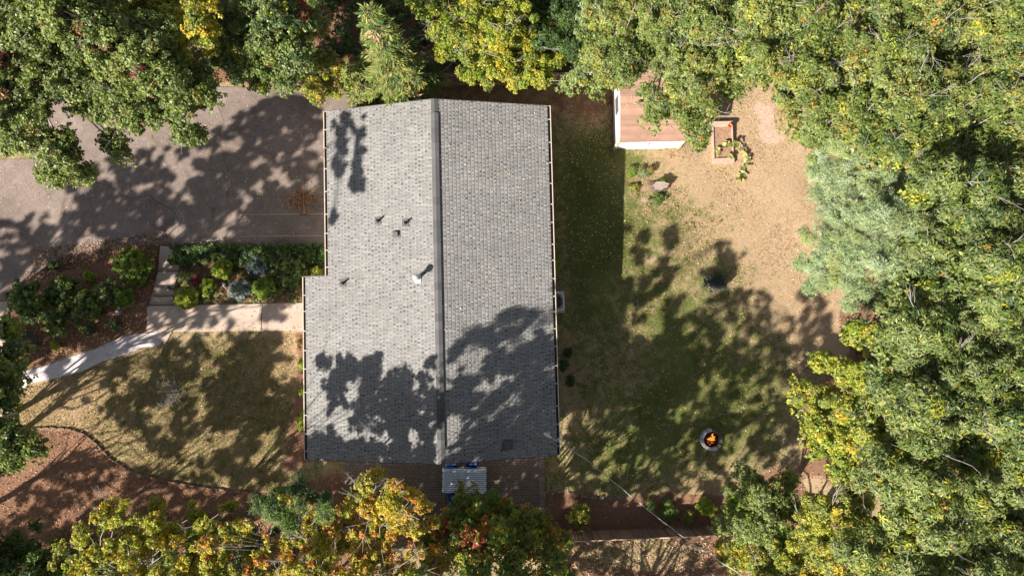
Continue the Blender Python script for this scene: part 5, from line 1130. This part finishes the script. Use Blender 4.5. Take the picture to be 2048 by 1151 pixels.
for k in range(n):
    c = cen[k]; r_ = random.uniform(.06, .1); tilt = RNG.normal(size=2) * .3; g = random.random(); cl_ = (.42 + .15 * g, .42 + .1 * g, .14 + .1 * g) if g > .35 else (.2, .27, .07)
    b0 = len(lv_v); lv_v.append(c + [0, 0, -.015])
    for s in range(9):
        a = th[k] + s * 2 * math.pi / 9; rr = r_ * (1.12 if s % 2 == 0 else .82) * (.55 if s == 0 else 1); lv_v.append(c + [rr * math.cos(a), rr * math.sin(a), tilt[0] * rr * math.cos(a) + tilt[1] * rr * math.sin(a)])
    for s in range(9): lv_f.append((b0, b0 + 1 + s, b0 + 1 + (s + 1) % 9)); lv_c.append(cl_)
mesh_arrays('foliage', np.array(lv_v), np.array(lv_f), M_LEAF, root, np.array(lv_c))

# ------------------------------------------------------------------ stuff: ground cover, undergrowth, leaves, grass
ivy = pts_in([(350, 494), (650, 490), (650, 535), (600, 540), (560, 530), (470, 532), (420, 525), (352, 530)], 420); z = TZ(ivy[:, 0], ivy[:, 1])
SCi = np.concatenate([ivy, (z + RNG.uniform(.05, .25, len(z)))[:, None]], 1)
tag(foliage('ivy_groundcover', SCi, np.tile([0, 0, 1.0], (len(SCi), 1)), np.full(len(SCi), .16), [('deep', 3), ('grn', 2), ('mid', .8), ('pale', .5)], 'shrubleaf', None, 1.0, None, .9), 'dark green ivy covering the bank between driveway and front bed', 'ground cover', kind='stuff')
lb = pts_in([(352, 535), (640, 540), (612, 602), (345, 606)], 200); z = TZ(lb[:, 0], lb[:, 1]); SCl = np.concatenate([lb, (z + .06)[:, None]], 1)
tag(foliage('bed_groundcover', SCl, np.tile([0, 0, 1.0], (len(SCl), 1)), np.full(len(SCl), .13), [('cream', 1), ('tan', 2.2), ('lime', 1), ('mid', 2), ('brown', 1)], 'fine', None, 1.0, None, .5), 'mixed cream and green low plants covering the front bed', 'ground cover', kind='stuff')
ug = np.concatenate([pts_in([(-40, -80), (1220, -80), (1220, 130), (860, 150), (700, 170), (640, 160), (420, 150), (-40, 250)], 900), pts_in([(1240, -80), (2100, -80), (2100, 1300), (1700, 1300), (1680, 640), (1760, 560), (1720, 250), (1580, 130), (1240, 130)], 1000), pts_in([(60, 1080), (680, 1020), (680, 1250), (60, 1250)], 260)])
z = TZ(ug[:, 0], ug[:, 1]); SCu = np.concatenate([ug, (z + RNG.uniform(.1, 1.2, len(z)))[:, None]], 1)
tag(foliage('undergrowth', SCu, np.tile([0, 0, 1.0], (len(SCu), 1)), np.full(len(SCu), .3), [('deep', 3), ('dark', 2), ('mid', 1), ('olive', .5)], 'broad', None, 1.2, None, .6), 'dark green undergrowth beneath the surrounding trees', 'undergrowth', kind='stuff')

def flat_leaves(name, XY, Zs, size, cols, lab, up=.35, mat=M_DRY, cat='leaves', asp=.6):
    n = len(XY); C = np.concatenate([XY, Zs[:, None] + RNG.uniform(.005, .02, (n, 1))], 1); N = np.array([0, 0, 1.0]) + RNG.normal(size=(n, 3)) * up; D = RNG.normal(size=(n, 3)); D[:, 2] *= .2
    L = size * RNG.uniform(.6, 1.4, (n, 1)); V, F = leaf_arrays(C, N, D, L, L * asp, .15); cc = np.array(cols)[RNG.integers(0, len(cols), n)] * RNG.uniform(.75, 1.2, (n, 1))
    return tag(mesh_arrays(name, V, F, mat, None, np.repeat(np.clip(cc, 0, 1), 2, 0)), lab, cat, kind='stuff')
YL = [(.62, .5, .16), (.6, .42, .2), (.55, .36, .2), (.45, .24, .12), (.66, .56, .36)]
a = pts_in([(1100, 175), (1640, 180), (1660, 640), (1560, 980), (1090, 985)], 2600); flat_leaves('fallen_leaves', a, TZ(a[:, 0], a[:, 1]) + .01, .065, YL, 'small pale fallen leaves scattered over the back lawn')
a = pts_in([(1120, 185), (1240, 180), (1240, 520), (1110, 520)], 420); flat_leaves('fallen_leaves', a, TZ(a[:, 0], a[:, 1]) + .01, .075, YL[:2] + YL[4:], 'yellow fallen leaves in the shade right of the house')
a = pts_in([(40, 700), (610, 670), (610, 920), (300, 940), (60, 855)], 700); flat_leaves('fallen_leaves', a, TZ(a[:, 0], a[:, 1]) + .01, .06, YL[1:], 'tan fallen leaves scattered over the front lawn')
a = pts_in([(0, 330), (120, 200), (660, 190), (660, 485), (300, 490), (0, 560)], 1500); flat_leaves('fallen_leaves', a, TZ(a[:, 0], a[:, 1]) + .012, .06, YL + [(.5, .38, .05)], 'yellow fallen leaves scattered over the driveway')
a = np.concatenate([pts_in([(300, 612), (610, 605), (610, 660), (300, 662)], 90), pts_in([(300, 652), (610, 650), (610, 662), (330, 672)], 110), pts_in([(60, 735), (250, 675), (330, 665), (325, 688), (250, 708), (60, 765)], 120), pts_in([(318, 490), (368, 490), (350, 612), (300, 612)], 60)]); flat_leaves('fallen_leaves', a, TZ(a[:, 0], a[:, 1]) + .05, .06, YL + [(.24, .14, .08)], 'dry leaves lying on the walkway and the pale path')
a = np.concatenate([pts_in([(60, 500), (340, 462), (345, 492), (250, 500), (60, 560)], 1800)]); flat_leaves('leaf_litter', a, TZ(a[:, 0], a[:, 1]) + .015, .08, [(.26, .16, .10), (.4, .26, .17), (.12, .08, .05), (.5, .36, .26)], 'brown leaf litter drifted along the lower edge of the driveway')
a = np.array([(G(605, 400).x, G(605, 400).y)]) + RNG.normal(size=(520, 2)) * np.array([.42, .26]); flat_leaves('leaf_drift', a, TZ(a[:, 0], a[:, 1]) + .015 + RNG.uniform(0, .05, 520), .08, [(.34, .17, .08), (.42, .24, .12), (.2, .1, .05)], 'orange brown drift of leaves around the rake')
for q, n, lab in ((0, 9000, 'reddish bark mulch chips in the lower left bed'), (1, 4200, 'reddish bark mulch chips in the left bed'), (3, 5200, 'brown leaf litter in the lower right bed'), (4, 6500, 'brown leaf litter beneath the upper and right trees')):
    pl_ = MULCH[q]; cl_ = [(max(-25, min(22, x)), max(-14, min(14, y))) for x, y in pl_]; a = pts_in(cl_, n, True)
    flat_leaves('mulch_chips', a, TZ(a[:, 0], a[:, 1]) + .005, .09, [(.42, .21, .12), (.56, .33, .2), (.16, .08, .045), (.30, .15, .085), (.6, .42, .3)] if q < 2 else [(.26, .15, .10), (.36, .22, .15), (.10, .06, .04), (.48, .34, .24)], lab, .6, M_DRY, 'mulch', .45)
a = pts_in([(1135, 1082), (1420, 1078), (1440, 1200), (1120, 1200)], 2600); flat_leaves('leaf_litter', a, TZ(a[:, 0], a[:, 1]) + .01, .08, [(.5, .36, .25), (.38, .25, .16), (.2, .12, .08), (.6, .47, .35)], 'pale leaf litter outside the lower fence', .6)
# leaves that landed on the roofs
rx = []; 
while len(rx) < 460:
    u, v = random.uniform(uL2 + .1, uR - .1), random.uniform(v_bot + .1, v_top - .1)
    if u < uL1 + .1 and v > v_step: continue
    if random.random() > (.45 if u < 0 else .7) + .3 * (v > v_top - .9): continue
    p = HM @ Vector((u, v, rz_(u) + .035)); rx.append((p.x, p.y, p.z))
rx = np.array(rx); flat_leaves('roof_leaves', rx[:, :2], rx[:, 2], .05, YL + [(.62, .55, .3), (.55, .3, .28)], 'small pale leaves scattered over the grey shingle roof')
sx = []; 
for k in range(26): x, y = random.uniform(.1, wall_w), random.uniform(-.1, depth * .6); p = shed.matrix_world @ Vector((0, 0, 0)); sx.append((sh_base.x + x, sh_base.y + y, zb + shz(y) + .035))
sx = np.array(sx); flat_leaves('roof_leaves', sx[:, :2], sx[:, 2], .06, YL, 'few yellow leaves lying on the brown shed roof')
def zone(arr, xy):
    xi = np.clip(np.searchsorted(xs, xy[:, 0]), 0, nx_ - 1); yi = np.clip(np.searchsorted(ys, xy[:, 1]), 0, ny_ - 1); return arr[yi, xi]
# grass blades
wd = np.concatenate([pts_in([(1110, 180), (1640, 200), (1660, 640), (1560, 960), (1100, 985)], 420), pts_in([(60, 780), (330, 700), (605, 670), (600, 900), (300, 930)], 200)]); wd = wd[(vnoise(wd[:, 0], wd[:, 1], 1.6, 77) > .5) & (zone(Rr, wd) > .3)]
SCw = np.concatenate([wd, (TZ(wd[:, 0], wd[:, 1]) + .02)[:, None]], 1); tag(foliage('lawn_weeds', SCw, np.tile([0, 0, 1.0], (len(SCw), 1)), RNG.uniform(.05, .2, len(SCw)), [('olive', 3), ('mid', 1), ('tan', 1.5), ('yg', .6)], 'fine', None, .8, None, .3), 'small green weeds dotted through the lawns', 'weeds', kind='stuff')
def grass(name, XY, L, cols, lab, lean=.5, Wd=.012):
    n = len(XY); Zs = TZ(XY[:, 0], XY[:, 1]); d = RNG.normal(size=(n, 2)) * lean; h = L * RNG.uniform(.5, 1.3, n); t = RNG.uniform(0, 6.28, n); wv = Wd * RNG.uniform(.7, 1.4, n)
    b = np.stack([XY[:, 0], XY[:, 1], Zs - .02], 1); s = np.stack([np.cos(t) * wv, np.sin(t) * wv, np.zeros(n)], 1); tip = b + np.stack([d[:, 0] * h, d[:, 1] * h, h], 1)
    V = np.stack([b - s, b + s, tip], 1).reshape(-1, 3); F = np.arange(3 * n).reshape(-1, 3); cc = np.array(cols)[RNG.integers(0, len(cols), n)] * RNG.uniform(.7, 1.25, (n, 1))
    return tag(mesh_arrays(name, V, F, M_LEAF, None, np.clip(cc, 0, 1)), lab, 'grass', kind='stuff')
def patchy(xy, s=1.0):
    x, y = xy[:, 0] * s, xy[:, 1] * s
    return .5 + .25 * np.sin(1.3 * x + 1.7 * np.sin(.9 * y)) * np.cos(1.1 * y + 1.3 * np.sin(.8 * x)) + .2 * np.sin(3.7 * x + 2 * np.sin(2.3 * y)) * np.sin(3.1 * y + 1.1)
def grass_area(poly, n, seed, L, lab, gcols, tcols, bias=0.0):
    a = pts_in(poly, n); g = zone(Rr, a) + (patchy(a) - .5) * .8 + bias; keep = (zone(Gg, a) < .4) & (zone(Bb, a) < .5); a = a[keep]; g = g[keep]
    k = RNG.random(len(a)) < np.clip(g * 1.1, 0.02, 1); grass('grass', a[k], L, gcols, 'green grass blades of the ' + lab, .6)
    k2 = (~k) & (RNG.random(len(a)) < .55); grass('grass', a[k2], L * .8, tcols, 'dry straw coloured grass blades of the ' + lab, 1.2)
GC = [(.10, .14, .03), (.15, .18, .04), (.22, .22, .06), (.08, .12, .03)]; TCc = [(.46, .34, .22), (.58, .45, .3), (.36, .26, .16), (.44, .36, .19)]
grass_area([(1095, 165), (1640, 170), (1700, 640), (1600, 980), (1085, 990)], 100000, 1, .06, 'back lawn', GC, TCc)
grass_area([(36, 780), (330, 690), (612, 664), (612, 925), (560, 985), (300, 950), (200, 890), (150, 860), (40, 855)], 60000, 2, .085, 'front lawn', [(.30, .27, .07), (.22, .21, .05), (.42, .36, .12), (.14, .15, .04)], TCc, -.12)
a = pts_in([(1140, 1082), (1420, 1078), (1440, 1200), (1120, 1200)], 2500); grass('grass', a, .1, GC, 'sparse grass outside the lower fence')
